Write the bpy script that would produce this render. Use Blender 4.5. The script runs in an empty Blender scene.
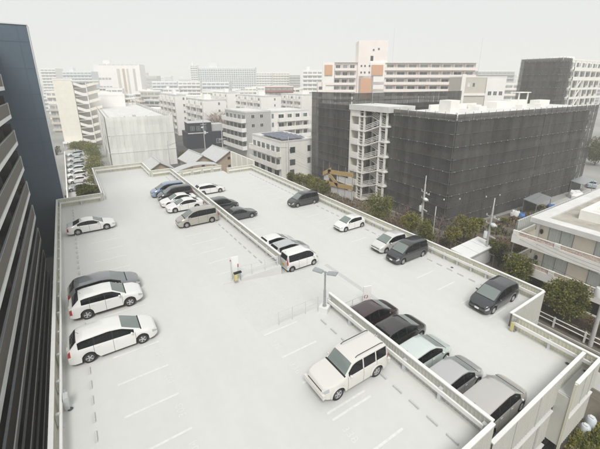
import bpy, bmesh, math, random
from mathutils import Vector, Matrix
random.seed(7)
S = bpy.context.scene
C = S.collection
PI = math.pi
R = math.radians

# ------------------------------------------------------------------ camera model (metres, upper deck = 0)
F, CX, CY, YH = 352.0, 305.0, 192.0, 82.0
TH = math.atan2(CY - YH, F)
YAW = math.atan2(305 - 60, math.hypot(F, CY - YH))
EYE = Vector((0, 0, 15.5))
FW = Vector((math.sin(YAW) * math.cos(TH), math.cos(YAW) * math.cos(TH), -math.sin(TH)))
RT = Vector((math.cos(YAW), -math.sin(YAW), 0))
UP = RT.cross(FW)
G = -7.0      # street level
ZR = -1.4     # lower deck

def ray(x, y): return FW * F + RT * (x - CX) + UP * (CY - y)
def at(x, y, z=G):
    r = ray(x, y); return EYE + r * ((z - EYE.z) / r.z)
def atX(x, y, X):
    r = ray(x, y); return EYE + r * (X / r.x)
def atY(x, y, Y):
    r = ray(x, y); return EYE + r * (Y / r.y)
HF = Vector((math.sin(YAW), math.cos(YAW), 0))
def atD(x, y, D):
    r = ray(x, y); return EYE + r * (D / r.dot(HF))

# ------------------------------------------------------------------ materials
def mat(name, col, rough=0.7, noise=0.0, scale=3.0, metal=0.0, bump=0.0, bscale=40.0, spec=0.4, coat=0.0, stretch=None):
    m = bpy.data.materials.new(name); m.use_nodes = True
    nt = m.node_tree; b = nt.nodes['Principled BSDF']
    b.inputs['Base Color'].default_value = (*col, 1)
    b.inputs['Roughness'].default_value = rough
    b.inputs['Metallic'].default_value = metal
    b.inputs['Specular IOR Level'].default_value = spec
    b.inputs['Coat Weight'].default_value = coat
    if noise or bump:
        tc = nt.nodes.new('ShaderNodeTexCoord')
        mp = nt.nodes.new('ShaderNodeMapping'); nt.links.new(tc.outputs['Object'], mp.inputs[0])
        if stretch: mp.inputs['Scale'].default_value = stretch
    if noise:
        n = nt.nodes.new('ShaderNodeTexNoise'); n.inputs['Scale'].default_value = scale; n.inputs['Detail'].default_value = 6
        n.inputs['Roughness'].default_value = 0.62
        nt.links.new(mp.outputs[0], n.inputs['Vector'])
        r = nt.nodes.new('ShaderNodeMapRange'); r.inputs['From Min'].default_value = 0.3; r.inputs['From Max'].default_value = 0.7
        r.inputs['To Min'].default_value = 1 - noise; r.inputs['To Max'].default_value = 1 + noise * 0.6
        nt.links.new(n.outputs['Fac'], r.inputs['Value'])
        mx = nt.nodes.new('ShaderNodeVectorMath'); mx.operation = 'SCALE'
        mx.inputs[0].default_value = col; nt.links.new(r.outputs[0], mx.inputs['Scale'])
        nt.links.new(mx.outputs[0], b.inputs['Base Color'])
    if bump:
        n2 = nt.nodes.new('ShaderNodeTexNoise'); n2.inputs['Scale'].default_value = bscale; n2.inputs['Detail'].default_value = 4
        nt.links.new(mp.outputs[0], n2.inputs['Vector'])
        bp = nt.nodes.new('ShaderNodeBump'); bp.inputs['Strength'].default_value = bump; bp.inputs['Distance'].default_value = 0.05
        nt.links.new(n2.outputs['Fac'], bp.inputs['Height']); nt.links.new(bp.outputs[0], b.inputs['Normal'])
    return m

M = {}
def mk(key, *a, **k): M[key] = mat(key, *a, **k)
mk('asphalt', (0.10, 0.10, 0.10), 0.9, 0.25, 0.6, bump=0.3, bscale=60)
mk('earth', (0.16, 0.14, 0.11), 0.95, 0.35, 0.35, bump=0.5, bscale=8)
mk('town', (0.30, 0.30, 0.285), 0.95, 0.3, 0.05)
mk('concrete', (0.45, 0.45, 0.42), 0.85, 0.15, 0.8, bump=0.15, bscale=50)
mk('panel', (0.62, 0.61, 0.50), 0.5, 0.10, 1.0, stretch=(2.5, 2.5, 0.35))
mk('panel_out', (0.53, 0.53, 0.485), 0.5, 0.05, 1.0, stretch=(2.5, 2.5, 0.3))
mk('white_paint', (0.76, 0.76, 0.735), 0.45, 0.05, 1.5)
mk('line_paint', (0.69, 0.70, 0.68), 0.6, 0.10, 5)
mk('number_paint', (0.655, 0.66, 0.645), 0.6, 0.12, 7)
mk('galv', (0.42, 0.44, 0.45), 0.45, 0.12, 6, metal=0.6)
mk('galv_pale', (0.62, 0.64, 0.64), 0.5, 0.08, 6, metal=0.3)
mk('pipe_grey', (0.14, 0.14, 0.137), 0.6)
mk('dark_steel', (0.06, 0.065, 0.07), 0.55)
mk('black', (0.012, 0.012, 0.013), 0.6)
mk('rubber', (0.022, 0.022, 0.023), 0.85)
mk('alloy', (0.55, 0.55, 0.56), 0.3, metal=0.75)
mk('stop_grey', (0.50, 0.51, 0.505), 0.7, 0.1, 8)
mk('stop_pale', (0.52, 0.52, 0.50), 0.7, 0.1, 8)
mk('joint_blue', (0.075, 0.108, 0.143), 0.7)
mk('navy_wall', (0.10, 0.14, 0.18), 0.75, 0.22, 40, bump=0.1, bscale=120)
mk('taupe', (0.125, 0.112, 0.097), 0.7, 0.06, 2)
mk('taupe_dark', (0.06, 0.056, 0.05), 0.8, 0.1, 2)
mk('slab_white', (0.70, 0.71, 0.69), 0.65, 0.08, 1.2)
mk('wall_white', (0.82, 0.81, 0.765), 0.8, 0.07, 0.7)
mk('wall_cream', (0.80, 0.775, 0.69), 0.8, 0.06, 0.7)
mk('wall_pink', (0.83, 0.77, 0.725), 0.85, 0.05, 0.3)
mk('wall_grey', (0.46, 0.46, 0.44), 0.8, 0.06, 0.7)
mk('wall_taupe', (0.55, 0.52, 0.46), 0.85, 0.05, 0.4)
mk('wall_tan', (0.46, 0.37, 0.27), 0.85, 0.08, 1.2)
mk('wall_navy', (0.018, 0.022, 0.036), 0.5, 0.1, 2)
mk('wall_pale', (0.83, 0.82, 0.79), 0.85, 0.05, 0.15)
mk('wall_bluish', (0.70, 0.73, 0.745), 0.85, 0.05, 0.15)
mk('wall_red', (0.33, 0.17, 0.14), 0.85, 0.08, 0.4)
mk('orange_panel', (0.60, 0.36, 0.22), 0.75, 0.05, 0.5)
mk('roof_white', (0.66, 0.66, 0.64), 0.7, 0.16, 0.4)
mk('roof_grey', (0.50, 0.505, 0.505), 0.7, 0.10, 1.5)
mk('roof_concrete', (0.40, 0.38, 0.33), 0.9, 0.25, 0.9)
mk('tile_pale', (0.66, 0.54, 0.475), 0.8, 0.45, 7)
mk('wall_warm', (0.87, 0.815, 0.715), 0.8, 0.05, 0.7)
mk('shade_grey', (0.24, 0.235, 0.225), 0.85, 0.1, 0.7)  # stair tower interior's shade put into its back wall colour
mk('twig', (0.36, 0.29, 0.24), 0.9, 0.1, 3)
mk('brick_red', (0.40, 0.24, 0.18), 0.85, 0.15, 5)
mk('shed_roof', (0.75, 0.76, 0.76), 0.5, 0.05, 1)
mk('plywood', (0.56, 0.39, 0.17), 0.75, 0.2, 2.5)
mk('cloth_white', (0.75, 0.75, 0.74), 0.8, 0.08, 1)
mk('bark', (0.10, 0.075, 0.055), 0.95, 0.25, 6)
mk('bark_pale', (0.20, 0.155, 0.13), 0.95, 0.2, 6)
mk('pole_concrete', (0.46, 0.455, 0.44), 0.8, 0.1, 2)
mk('wire', (0.05, 0.05, 0.05), 0.6)
mk('porcelain', (0.70, 0.71, 0.70), 0.3)
mk('sign_white', (0.80, 0.80, 0.78), 0.4)
mk('sign_red', (0.42, 0.13, 0.12), 0.4)
mk('yellow', (0.58, 0.50, 0.20), 0.5)
mk('solar', (0.07, 0.085, 0.13), 0.25, 0.1, 2)
mk('curtain', (0.62, 0.655, 0.64), 0.5, 0.25, 2.5, stretch=(1, 5, 0.3))
mk('pane_dark', (0.035, 0.042, 0.048), 0.12, spec=0.6)
mk('pane_mid', (0.11, 0.13, 0.135), 0.2, 0.4, 0.9, spec=0.6)
mk('pane_pale', (0.34, 0.37, 0.37), 0.25, 0.35, 0.8, spec=0.5)
mk('tarp_blue', (0.06, 0.17, 0.42), 0.5)
mk('tank_pale', (0.60, 0.64, 0.68), 0.5)
mk('terracotta', (0.42, 0.22, 0.12), 0.8, 0.1, 4)
mk('laundry', (0.62, 0.66, 0.70), 0.85, 0.1, 4)
mk('head_lens', (0.40, 0.42, 0.43), 0.1, spec=0.9)
mk('lamp_lens', (0.62, 0.64, 0.65), 0.2)
mk('tail_lens', (0.36, 0.03, 0.03), 0.15, spec=0.7)
mk('glass_side', (0.008, 0.010, 0.012), 0.05, spec=0.42)
mk('glass_front', (0.27, 0.315, 0.30), 0.06, spec=0.8)  # light tint puts reflected sky into the windscreen's base colour
mk('seat_cloth', (0.10, 0.10, 0.098), 0.9)
mk('plate', (0.75, 0.75, 0.72), 0.5)
mk('plate_yellow', (0.65, 0.5, 0.06), 0.5)

def leaf_mat(name, c1, c2, c3=None):
    m = bpy.data.materials.new(name); m.use_nodes = True; nt = m.node_tree; b = nt.nodes['Principled BSDF']
    tc = nt.nodes.new('ShaderNodeTexCoord'); n = nt.nodes.new('ShaderNodeTexNoise'); n.inputs['Scale'].default_value = 1.6
    n.inputs['Detail'].default_value = 8; n.inputs['Roughness'].default_value = 0.75
    nt.links.new(tc.outputs['Object'], n.inputs['Vector'])
    cr = nt.nodes.new('ShaderNodeValToRGB'); cr.color_ramp.elements[0].position = 0.34; cr.color_ramp.elements[1].position = 0.66
    cr.color_ramp.elements[0].color = (*c1, 1); cr.color_ramp.elements[1].color = (*c2, 1)
    nt.links.new(n.outputs['Fac'], cr.inputs[0]); nt.links.new(cr.outputs[0], b.inputs['Base Color'])
    b.inputs['Roughness'].default_value = 0.6; b.inputs['Specular IOR Level'].default_value = 0.3
    b.inputs['Transmission Weight'].default_value = 0.0
    M[name] = m
leaf_mat('leaf_olive', (0.05, 0.07, 0.014), (0.22, 0.215, 0.045))
leaf_mat('leaf_dark', (0.03, 0.04, 0.012), (0.13, 0.125, 0.03))
leaf_mat('leaf_yellow', (0.07, 0.082, 0.015), (0.29, 0.265, 0.05))
leaf_mat('leaf_hedge', (0.012, 0.018, 0.008), (0.05, 0.052, 0.018))
leaf_mat('leaf_dry', (0.12, 0.08, 0.05), (0.27, 0.19, 0.11))

def net_mat(name, col, alpha, sx=0.55, sz=0.5, amp=1.0):
    """woven scaffold sheet: thin cloth, partly see-through, slightly uneven between its panels"""
    m = bpy.data.materials.new(name); m.use_nodes = True; nt = m.node_tree
    for n in list(nt.nodes):
        if n.type != 'OUTPUT_MATERIAL': nt.nodes.remove(n)
    out = next(n for n in nt.nodes if n.type == 'OUTPUT_MATERIAL')
    tc = nt.nodes.new('ShaderNodeTexCoord'); mp = nt.nodes.new('ShaderNodeMapping'); mp.inputs['Scale'].default_value = (sx, sx, sz * 0.12)
    nt.links.new(tc.outputs['Object'], mp.inputs[0])
    n = nt.nodes.new('ShaderNodeTexNoise'); n.inputs['Scale'].default_value = 1.0; n.inputs['Detail'].default_value = 5
    nt.links.new(mp.outputs[0], n.inputs['Vector'])
    n2 = nt.nodes.new('ShaderNodeTexNoise'); n2.inputs['Scale'].default_value = 0.12; n2.inputs['Detail'].default_value = 3
    nt.links.new(tc.outputs['Object'], n2.inputs['Vector'])
    ad = nt.nodes.new('ShaderNodeMath'); ad.operation = 'ADD'; nt.links.new(n.outputs[0], ad.inputs[0]); nt.links.new(n2.outputs[0], ad.inputs[1])
    r = nt.nodes.new('ShaderNodeMapRange'); r.inputs['From Min'].default_value = 0.7; r.inputs['From Max'].default_value = 1.3
    r.inputs['To Min'].default_value = 1 - 0.38 * amp; r.inputs['To Max'].default_value = 1 + 0.35 * amp
    nt.links.new(ad.outputs[0], r.inputs['Value'])
    sc = nt.nodes.new('ShaderNodeVectorMath'); sc.operation = 'SCALE'; sc.inputs[0].default_value = col
    sn = nt.nodes.new('ShaderNodeVectorMath'); sn.operation = 'SNAP'; sn.inputs[1].default_value = (1.83, 1.83, 5.7); nt.links.new(tc.outputs['Object'], sn.inputs[0])
    wn = nt.nodes.new('ShaderNodeTexWhiteNoise'); wn.noise_dimensions = '3D'; nt.links.new(sn.outputs[0], wn.inputs['Vector'])
    r2 = nt.nodes.new('ShaderNodeMapRange'); r2.inputs['To Min'].default_value = 1 - 0.2 * amp; r2.inputs['To Max'].default_value = 1 + 0.2 * amp; nt.links.new(wn.outputs['Value'], r2.inputs['Value'])
    mu = nt.nodes.new('ShaderNodeMath'); mu.operation = 'MULTIPLY'; nt.links.new(r.outputs[0], mu.inputs[0]); nt.links.new(r2.outputs[0], mu.inputs[1])
    nt.links.new(mu.outputs[0], sc.inputs['Scale'])
    d = nt.nodes.new('ShaderNodeBsdfDiffuse'); nt.links.new(sc.outputs[0], d.inputs['Color'])
    t = nt.nodes.new('ShaderNodeBsdfTransparent')
    mx = nt.nodes.new('ShaderNodeMixShader'); mx.inputs[0].default_value = alpha
    nt.links.new(t.outputs[0], mx.inputs[1]); nt.links.new(d.outputs[0], mx.inputs[2])
    nt.links.new(mx.outputs[0], out.inputs['Surface'])
    M[name] = m
net_mat('net_dark', (0.084, 0.084, 0.082), 0.86, amp=0.7)
net_mat('net_white', (0.80, 0.80, 0.755), 0.90, 0.35, 0.3, 0.25)

def deck_mat(name, col, ramp=False):
    m = mat(name, col, 0.62, 0.0)
    nt = m.node_tree; b = nt.nodes['Principled BSDF']; tc = nt.nodes.new('ShaderNodeTexCoord')
    def noise(s, det, lo, hi, stretch=None):
        n = nt.nodes.new('ShaderNodeTexNoise'); n.inputs['Scale'].default_value = s; n.inputs['Detail'].default_value = det
        src = tc.outputs['Object']
        if stretch:
            mp = nt.nodes.new('ShaderNodeMapping'); mp.inputs['Scale'].default_value = stretch; nt.links.new(src, mp.inputs[0]); src = mp.outputs[0]
        nt.links.new(src, n.inputs['Vector'])
        r = nt.nodes.new('ShaderNodeMapRange'); r.inputs['From Min'].default_value = 0.3; r.inputs['From Max'].default_value = 0.7
        r.inputs['To Min'].default_value = lo; r.inputs['To Max'].default_value = hi
        nt.links.new(n.outputs[0], r.inputs['Value']); return r.outputs[0]
    fac = [noise(0.18, 5, 0.98, 1.012), noise(2.2, 7, 0.98, 1.012), noise(38, 3, 0.965, 1.025), noise(0.5, 5, 0.98, 1.01, (2.4, 0.25, 1))]
    cur = fac[0]
    for f_ in fac[1:]:
        mu = nt.nodes.new('ShaderNodeMath'); mu.operation = 'MULTIPLY'; nt.links.new(cur, mu.inputs[0]); nt.links.new(f_, mu.inputs[1]); cur = mu.outputs[0]
    sc = nt.nodes.new('ShaderNodeVectorMath'); sc.operation = 'SCALE'; sc.inputs[0].default_value = col
    nt.links.new(cur, sc.inputs['Scale']); nt.links.new(sc.outputs[0], b.inputs['Base Color'])
    if ramp:   # pressed ring grooves for grip
        mp = nt.nodes.new('ShaderNodeMapping'); mp.inputs['Scale'].default_value = (2.6, 2.6, 0.001); mp.inputs['Rotation'].default_value = (0, 0, R(45))
        nt.links.new(tc.outputs['Object'], mp.inputs[0])
        v = nt.nodes.new('ShaderNodeTexVoronoi'); v.inputs['Scale'].default_value = 1.0; v.inputs['Randomness'].default_value = 0.0
        nt.links.new(mp.outputs[0], v.inputs['Vector'])
        rr = nt.nodes.new('ShaderNodeValToRGB'); e = rr.color_ramp.elements
        e[0].position = 0.30; e[0].color = (0, 0, 0, 1); e[1].position = 0.36; e[1].color = (1, 1, 1, 1)
        e2 = rr.color_ramp.elements.new(0.44); e2.color = (0, 0, 0, 1)
        nt.links.new(v.outputs['Distance'], rr.inputs[0])
        bp = nt.nodes.new('ShaderNodeBump'); bp.inputs['Strength'].default_value = 0.35; bp.inputs['Distance'].default_value = 0.015; bp.invert = True
        nt.links.new(rr.outputs[0], bp.inputs['Height']); nt.links.new(bp.outputs[0], b.inputs['Normal'])
    M[name] = m
deck_mat('deck_coat', (0.60, 0.605, 0.585))
deck_mat('ramp_coat', (0.60, 0.605, 0.585), True)

def glass(name, tr, tint):
    m = M[name]; nt = m.node_tree; b = nt.nodes['Principled BSDF']; out = nt.nodes['Material Output']
    t = nt.nodes.new('ShaderNodeBsdfTransparent'); t.inputs['Color'].default_value = (*tint, 1)
    mx = nt.nodes.new('ShaderNodeMixShader'); mx.inputs[0].default_value = 1 - tr
    nt.links.new(t.outputs[0], mx.inputs[1]); nt.links.new(b.outputs[0], mx.inputs[2]); nt.links.new(mx.outputs[0], out.inputs['Surface'])
glass('glass_front', .32, (.75, .82, .8)); glass('glass_side', .3, (.5, .52, .52))
def paint(name, col, metal=0.0, rough=0.28):
    if name in M: return M[name]
    M[name] = mat('car_paint_' + name, col, rough, 0.0, metal=metal, spec=0.5, coat=1.0); M[name].node_tree.nodes['Principled BSDF'].inputs['Coat IOR'].default_value = 1.75; M[name].node_tree.nodes['Principled BSDF'].inputs['Coat Roughness'].default_value = 0.06; return M[name]

# ------------------------------------------------------------------ mesh builder
class MB:
    def __init__(s): s.v = []; s.f = []; s.mi = []; s.m = 0
    def face(s, pts):
        i = len(s.v); s.v += [tuple(p) for p in pts]; s.f.append(tuple(range(i, i + len(pts)))); s.mi.append(s.m)
    def hexa(s, b4, t4):
        i = len(s.v); s.v += [tuple(p) for p in b4] + [tuple(p) for p in t4]
        for q in ((3, 2, 1, 0), (4, 5, 6, 7), (0, 1, 5, 4), (1, 2, 6, 5), (2, 3, 7, 6), (3, 0, 4, 7)):
            s.f.append(tuple(i + k for k in q)); s.mi.append(s.m)
    def box(s, x0, x1, y0, y1, z0, z1):
        if x0 > x1: x0, x1 = x1, x0
        if y0 > y1: y0, y1 = y1, y0
        if z0 > z1: z0, z1 = z1, z0
        s.hexa([(x0, y0, z0), (x1, y0, z0), (x1, y1, z0), (x0, y1, z0)], [(x0, y0, z1), (x1, y0, z1), (x1, y1, z1), (x0, y1, z1)])
    def bar(s, a, b, w, h=None, up=Vector((0, 0, 1))):
        """square bar from a to b"""
        a = Vector(a); b = Vector(b); h = h or w
        d = (b - a).normalized(); u = up if abs(d.dot(up)) < 0.98 else Vector((1, 0, 0))
        sd = d.cross(u).normalized(); n = sd.cross(d).normalized()
        c = [(-1, -1), (1, -1), (1, 1), (-1, 1)]
        s.hexa([a + sd * (w / 2 * i) + n * (h / 2 * j) for i, j in c], [b + sd * (w / 2 * i) + n * (h / 2 * j) for i, j in c])
    def tube(s, pts, r, n=8, r1=None, cap=True):
        pts = [Vector(p) for p in pts]; rings = []
        for k, p in enumerate(pts):
            d = (pts[min(k + 1, len(pts) - 1)] - pts[max(k - 1, 0)]).normalized()
            u = Vector((0, 0, 1)) if abs(d.z) < 0.95 else Vector((1, 0, 0))
            a = d.cross(u).normalized(); b_ = a.cross(d).normalized()
            rr = r if r1 is None else r + (r1 - r) * k / max(1, len(pts) - 1)
            i = len(s.v)
            for j in range(n):
                t = 2 * PI * j / n; s.v.append(tuple(p + a * (math.cos(t) * rr) + b_ * (math.sin(t) * rr)))
            rings.append(i)
        for q in range(len(rings) - 1):
            for j in range(n):
                s.f.append((rings[q] + j, rings[q] + (j + 1) % n, rings[q + 1] + (j + 1) % n, rings[q + 1] + j)); s.mi.append(s.m)
        if cap:
            s.f.append(tuple(rings[0] + j for j in range(n))); s.mi.append(s.m)
            s.f.append(tuple(rings[-1] + j for j in reversed(range(n)))); s.mi.append(s.m)
    def lathe(s, prof, n=24, c=(0, 0, 0), axis='Y'):
        """prof: (radius, along-axis)"""
        base = len(s.v)
        for r, h in prof:
            for j in range(n):
                t = 2 * PI * j / n; a, b_ = math.cos(t) * r, math.sin(t) * r
                p = (a, h, b_) if axis == 'Y' else (a, b_, h)
                s.v.append((p[0] + c[0], p[1] + c[1], p[2] + c[2]))
        for k in range(len(prof) - 1):
            for j in range(n):
                s.f.append((base + k * n + j, base + k * n + (j + 1) % n, base + (k + 1) * n + (j + 1) % n, base + (k + 1) * n + j)); s.mi.append(s.m)
    def ball(s, c, rx, ry, rz, n=8, m=5):
        prof = []
        base = len(s.v)
        for k in range(m + 1):
            ph = PI * k / m
            for j in range(n):
                t = 2 * PI * j / n
                s.v.append((c[0] + rx * math.sin(ph) * math.cos(t), c[1] + ry * math.sin(ph) * math.sin(t), c[2] + rz * math.cos(ph)))
        for k in range(m):
            for j in range(n):
                s.f.append((base + k * n + j, base + (k + 1) * n + j, base + (k + 1) * n + (j + 1) % n, base + k * n + (j + 1) % n)); s.mi.append(s.m)
    def mesh(s, name, mats, smooth=None):
        me = bpy.data.meshes.new(name); me.from_pydata(s.v, [], s.f)
        for m_ in (mats if isinstance(mats, (list, tuple)) else [mats]): me.materials.append(m_)
        if any(s.mi): me.polygons.foreach_set('material_index', s.mi)
        me.validate(); me.update()
        if smooth:
            me.polygons.foreach_set('use_smooth', [True] * len(me.polygons)); me.set_sharp_from_angle(angle=R(smooth))
        return me
    def build(s, name, mats, parent=None, smooth=None, loc=None):
        o = bpy.data.objects.new(name, s.mesh(name, mats, smooth)); C.objects.link(o)
        if parent: o.parent = parent
        if loc: o.location = loc
        return o

def tag(o, label=None, cat=None, group=None, kind=None):
    if label: o['label'] = label
    if cat: o['category'] = cat
    if group: o['group'] = group
    if kind: o['kind'] = kind
    return o
def thing(name, label, cat, loc=(0, 0, 0), rz=0.0, group=None):
    o = bpy.data.objects.new(name, None); o.empty_display_size = 0.3; C.objects.link(o)
    o.location = loc; o.rotation_euler = (0, 0, rz); return tag(o, label, cat, group)
def structure(o): o['kind'] = 'structure'; return o
def copy_tree(o, parent=None):
    c = o.copy(); C.objects.link(c)
    if parent: c.parent = parent
    for ch in list(o.children): copy_tree(ch, c)
    return c
def BX(name, m, parent, *b, loc=None):
    q = MB(); q.box(*b); return q.build(name, m, parent, loc=loc)

# ================================================================== GROUND, ROADS
q = MB(); q.face([(-2600, -400, G), (4200, -400, G), (4200, 4200, G), (-2600, 4200, G)]); structure(q.build('ground', M['town']))
q = MB(); q.face([(29.3, -40, G + .004), (39.2, -40, G + .004), (39.2, 18, G + .004), (71.9, 18, G + .004), (73.9, 28.2, G + .004), (46.4, 30.4, G + .004), (46.4, 70, G + .004), (29.3, 70, G + .004)]); q.face([(14, -40, G + .004), (29.28, -40, G + .004), (29.28, 9.6, G + .004), (24.3, 9.6, G + .004), (24.3, 4.0, G + .004), (14, 4.0, G + .004)]); structure(q.build('planted_ground', M['earth']))
q = MB(); q.face([(-2.6, 56, G + .004), (5, 56, G + .004), (6.2, 160, G + .004), (-2.6, 160, G + .004)]); structure(q.build('side_street', M['concrete']))
q = MB(); q.face([(39.25, -40, G + .004), (100, -40, G + .004), (100, 27.4, G + .004), (74, 27.4, G + .004), (72, 17.95, G + .004), (39.25, 17.95, G + .004)]); structure(q.build('yard', M['concrete']))
q = MB(); q.face([(14, 68, G + .004), (40, 68, G + .004), (40, 100, G + .004), (60, 190, G + .004), (31, 190, G + .004), (14, 100, G + .004)]); structure(q.build('back_lane', M['asphalt']))
q = MB(); q.box(30.2, 32.4, -40, 34, G, G + .12); structure(q.build('pavement', M['concrete']))
q = MB(); q.box(34.9, 35.05, -40, 24, G, G + .16); q.box(33.5, 33.65, -40, 24, G, G + .16); structure(q.build('kerb', M['concrete']))

# ================================================================== PARKING STRUCTURE
pk = thing('parking_structure', 'pale grey open-air parking building, two half-level roof decks with cars on them', 'car park', (0, 0, G))
pk_in = Matrix.Translation((0, 0, -G))
def pkpart(q, name, m):
    q.v = [(a, b, c - G) for a, b, c in q.v]; return q.build(name, m, pk)
q = MB()
def flat(q, x0, x1, y0, y1, z, t=0.28): q.box(x0, x1, y0, y1, z - t, z)
RX0 = 7.95
flat(q, -2.8, RX0, 5.25, 53.3, 0); flat(q, RX0, 13.6, 5.25, 17.6, 0); flat(q, RX0, 13.6, 24.25, 53.3, 0)
flat(q, 2.25, 10.3, 53.3, 70.8, 0); flat(q, 10.3, 13.6, 53.3, 63.0, 0)
pkpart(q, 'upper_deck', M['deck_coat'])
q = MB()
q.box(RX0, 13.6, 17.45, 17.6, -1.6, -0.285); q.box(RX0, 13.6, 24.25, 24.4, -1.6, -0.285)
q.box(13.5, 13.6, 5.25, 17.45, -1.45, -0.285); q.box(13.5, 13.6, 24.4, 63, -1.45, -0.285)
pkpart(q, 'ramp_side_wall', M['deck_coat'])
q = MB(); SL = -0.143
q.face([(RX0, 17.6, 0), (17.75, 17.6, SL * 9.8), (17.75, 24.25, SL * 9.8), (RX0, 24.25, 0)])
q.face([(13.6, 17.598, -1.6), (17.75, 17.598, SL * 9.8), (13.6, 17.598, SL * 5.65)]); q.face([(13.6, 24.252, -1.6), (13.6, 24.252, SL * 5.65), (17.75, 24.252, SL * 9.8)])
pkpart(q, 'ramp', M['ramp_coat'])
q = MB(); flat(q, 13.62, 24.2, 9.75, 66, ZR); flat(q, 24.2, 29.2, 9.75, 63.3, ZR); flat(q, 13.62, 24.2, 5.25, 9.75, ZR); flat(q, 20.9, 24.2, 4.5, 5.25, ZR)
pkpart(q, 'lower_deck', M['deck_coat'])
q = MB(); q.box(18.35, 18.75, 17.2, 24.3, ZR, ZR + .006); pkpart(q, 'drain_grate', M['stop_grey'])
# the storey below, seen through the open sides
for zf, nm in ((ZR - 2.8, 'storey_floor'),):
    q = MB(); flat(q, 13.62, 29.0, 9.9, 63, zf, .25); flat(q, 13.62, 24.1, 5.4, 9.9, zf, .25); flat(q, -2.6, 13.6, 5.4, 53, zf + 1.4, .25); pkpart(q, nm, M['concrete'])
for yy in range(12, 62, 8):
    q = MB(); q.box(28.3, 28.8, yy, yy + .5, G, ZR - .28); pkpart(q, 'column', M['concrete']); q = MB(); q.box(-2.5, -2.0, yy, yy + .5, G, -.28); pkpart(q, 'column', M['concrete'])
for xx in (14.2, 18, 22): q = MB(); q.box(xx, xx + .45, 5.6, 6.05, G, ZR - .28); pkpart(q, 'column', M['concrete'])
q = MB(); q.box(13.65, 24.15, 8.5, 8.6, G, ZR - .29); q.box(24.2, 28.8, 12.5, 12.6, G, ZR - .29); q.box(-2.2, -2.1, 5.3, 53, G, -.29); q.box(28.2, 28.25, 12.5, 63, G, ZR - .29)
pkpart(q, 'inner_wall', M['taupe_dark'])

def ribbed(q, a, b, z0, z1, n, t=0.03, pitch=0.21):
    """corrugated sheet from a to b; n = outward normal"""
    a = Vector(a); b = Vector(b); L = (b - a).length; d = (b - a) / L; n = Vector(n); k = max(2, int(L / pitch)); pts = []
    for i in range(k):
        s0 = L * i / k; w = L / k
        pts += [(s0, 0), (s0 + w * .55, 0), (s0 + w * .62, t * .6), (s0 + w * .93, t * .6)]
    pts.append((L, 0))
    for (s0, o0), (s1, o1) in zip(pts, pts[1:]):
        p0 = a + d * s0 + n * o0; p1 = a + d * s1 + n * o1
        q.face([(p0.x, p0.y, z0), (p1.x, p1.y, z0), (p1.x, p1.y, z1), (p0.x, p0.y, z1)])

def barrier(label, pts, z, h=1.1, below=0.3, rail=True, beam_z=0.62, spacing=2.3, double=None, group='barriers round the roof decks', inset=0.27, rail_from=0.0, rail_to=None, panel='panel', postscale=1.0):
    """ribbed parapet with white cap along a polyline whose inner side is on its left; white crash beam inside on steel posts"""
    t = thing('barrier', label, 'barrier', (pts[0][0], pts[0][1], z), 0, group)
    off = Vector((-pts[0][0], -pts[0][1], -z))
    P = [Vector((p[0], p[1], 0)) for p in pts]
    qp, qc, qs, qb = MB(), MB(), MB(), MB(); posts = []
    for a, b in zip(P, P[1:]):
        d = (b - a).normalized(); nin = Vector((-d.y, d.x, 0)); out = -nin; L = (b - a).length
        ribbed(qp, a, b, z - below, z + h - .04, nin)
        o2 = out * .07
        ribbed(qs, a + o2, b + o2, z - below, z + h - .04, out)
        qc.hexa([(p.x, p.y, z + h - .05) for p in (a + out * .12, b + out * .12 , b + nin * .07, a + nin * .07)], [(p.x, p.y, z + h + .02) for p in (a + out * .12, b + out * .12, b + nin * .07, a + nin * .07)])
        if rail:
            s1 = L if rail_to is None else rail_to
            a2 = a + nin * inset + d * (.25 + rail_from); b2 = a + d * (s1 - .25) + nin * inset
            for zz in (0,): qb.bar((a2.x, a2.y, z + beam_z), (b2.x, b2.y, z + beam_z), .10, .22)
            k = max(1, round((s1 - rail_from - .5) / spacing))
            for i in range(k + 1):
                p = a2 + (b2 - a2) * (i / k) - nin * .11
                posts.append((p, d, nin, i))
    for q, nm, m in ((qp, 'parapet_panel', M[panel]), (qs, 'outer_panel', M['panel_out']), (qc, 'cap', M['white_paint']), (qb, 'beam', M['white_paint'])):
        if q.v:
            q.v = [(x + off.x, y + off.y, zz + off.z) for x, y, zz in q.v]; q.build(nm, m, t)
    pm = None
    for p, d, nin, i in posts:
        q = MB(); w = .075 * postscale
        q.hexa([Vector((0, 0, 0)) + d * sx * w + nin * sy * w for sx, sy in ((-1, -1), (1, -1), (1, 1), (-1, 1))], [Vector((0, 0, beam_z + .16)) + d * sx * w + nin * sy * w for sx, sy in ((-1, -1), (1, -1), (1, 1), (-1, 1))])
        q.hexa([d * sx * .13 + nin * sy * .13 for sx, sy in ((-1, -1), (1, -1), (1, 1), (-1, 1))], [Vector((0, 0, .03)) + d * sx * .13 + nin * sy * .13 for sx, sy in ((-1, -1), (1, -1), (1, 1), (-1, 1))])
        q.build('post', M['galv_pale'], t, loc=(p.x + off.x, p.y + off.y, 0))
    return t
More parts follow.
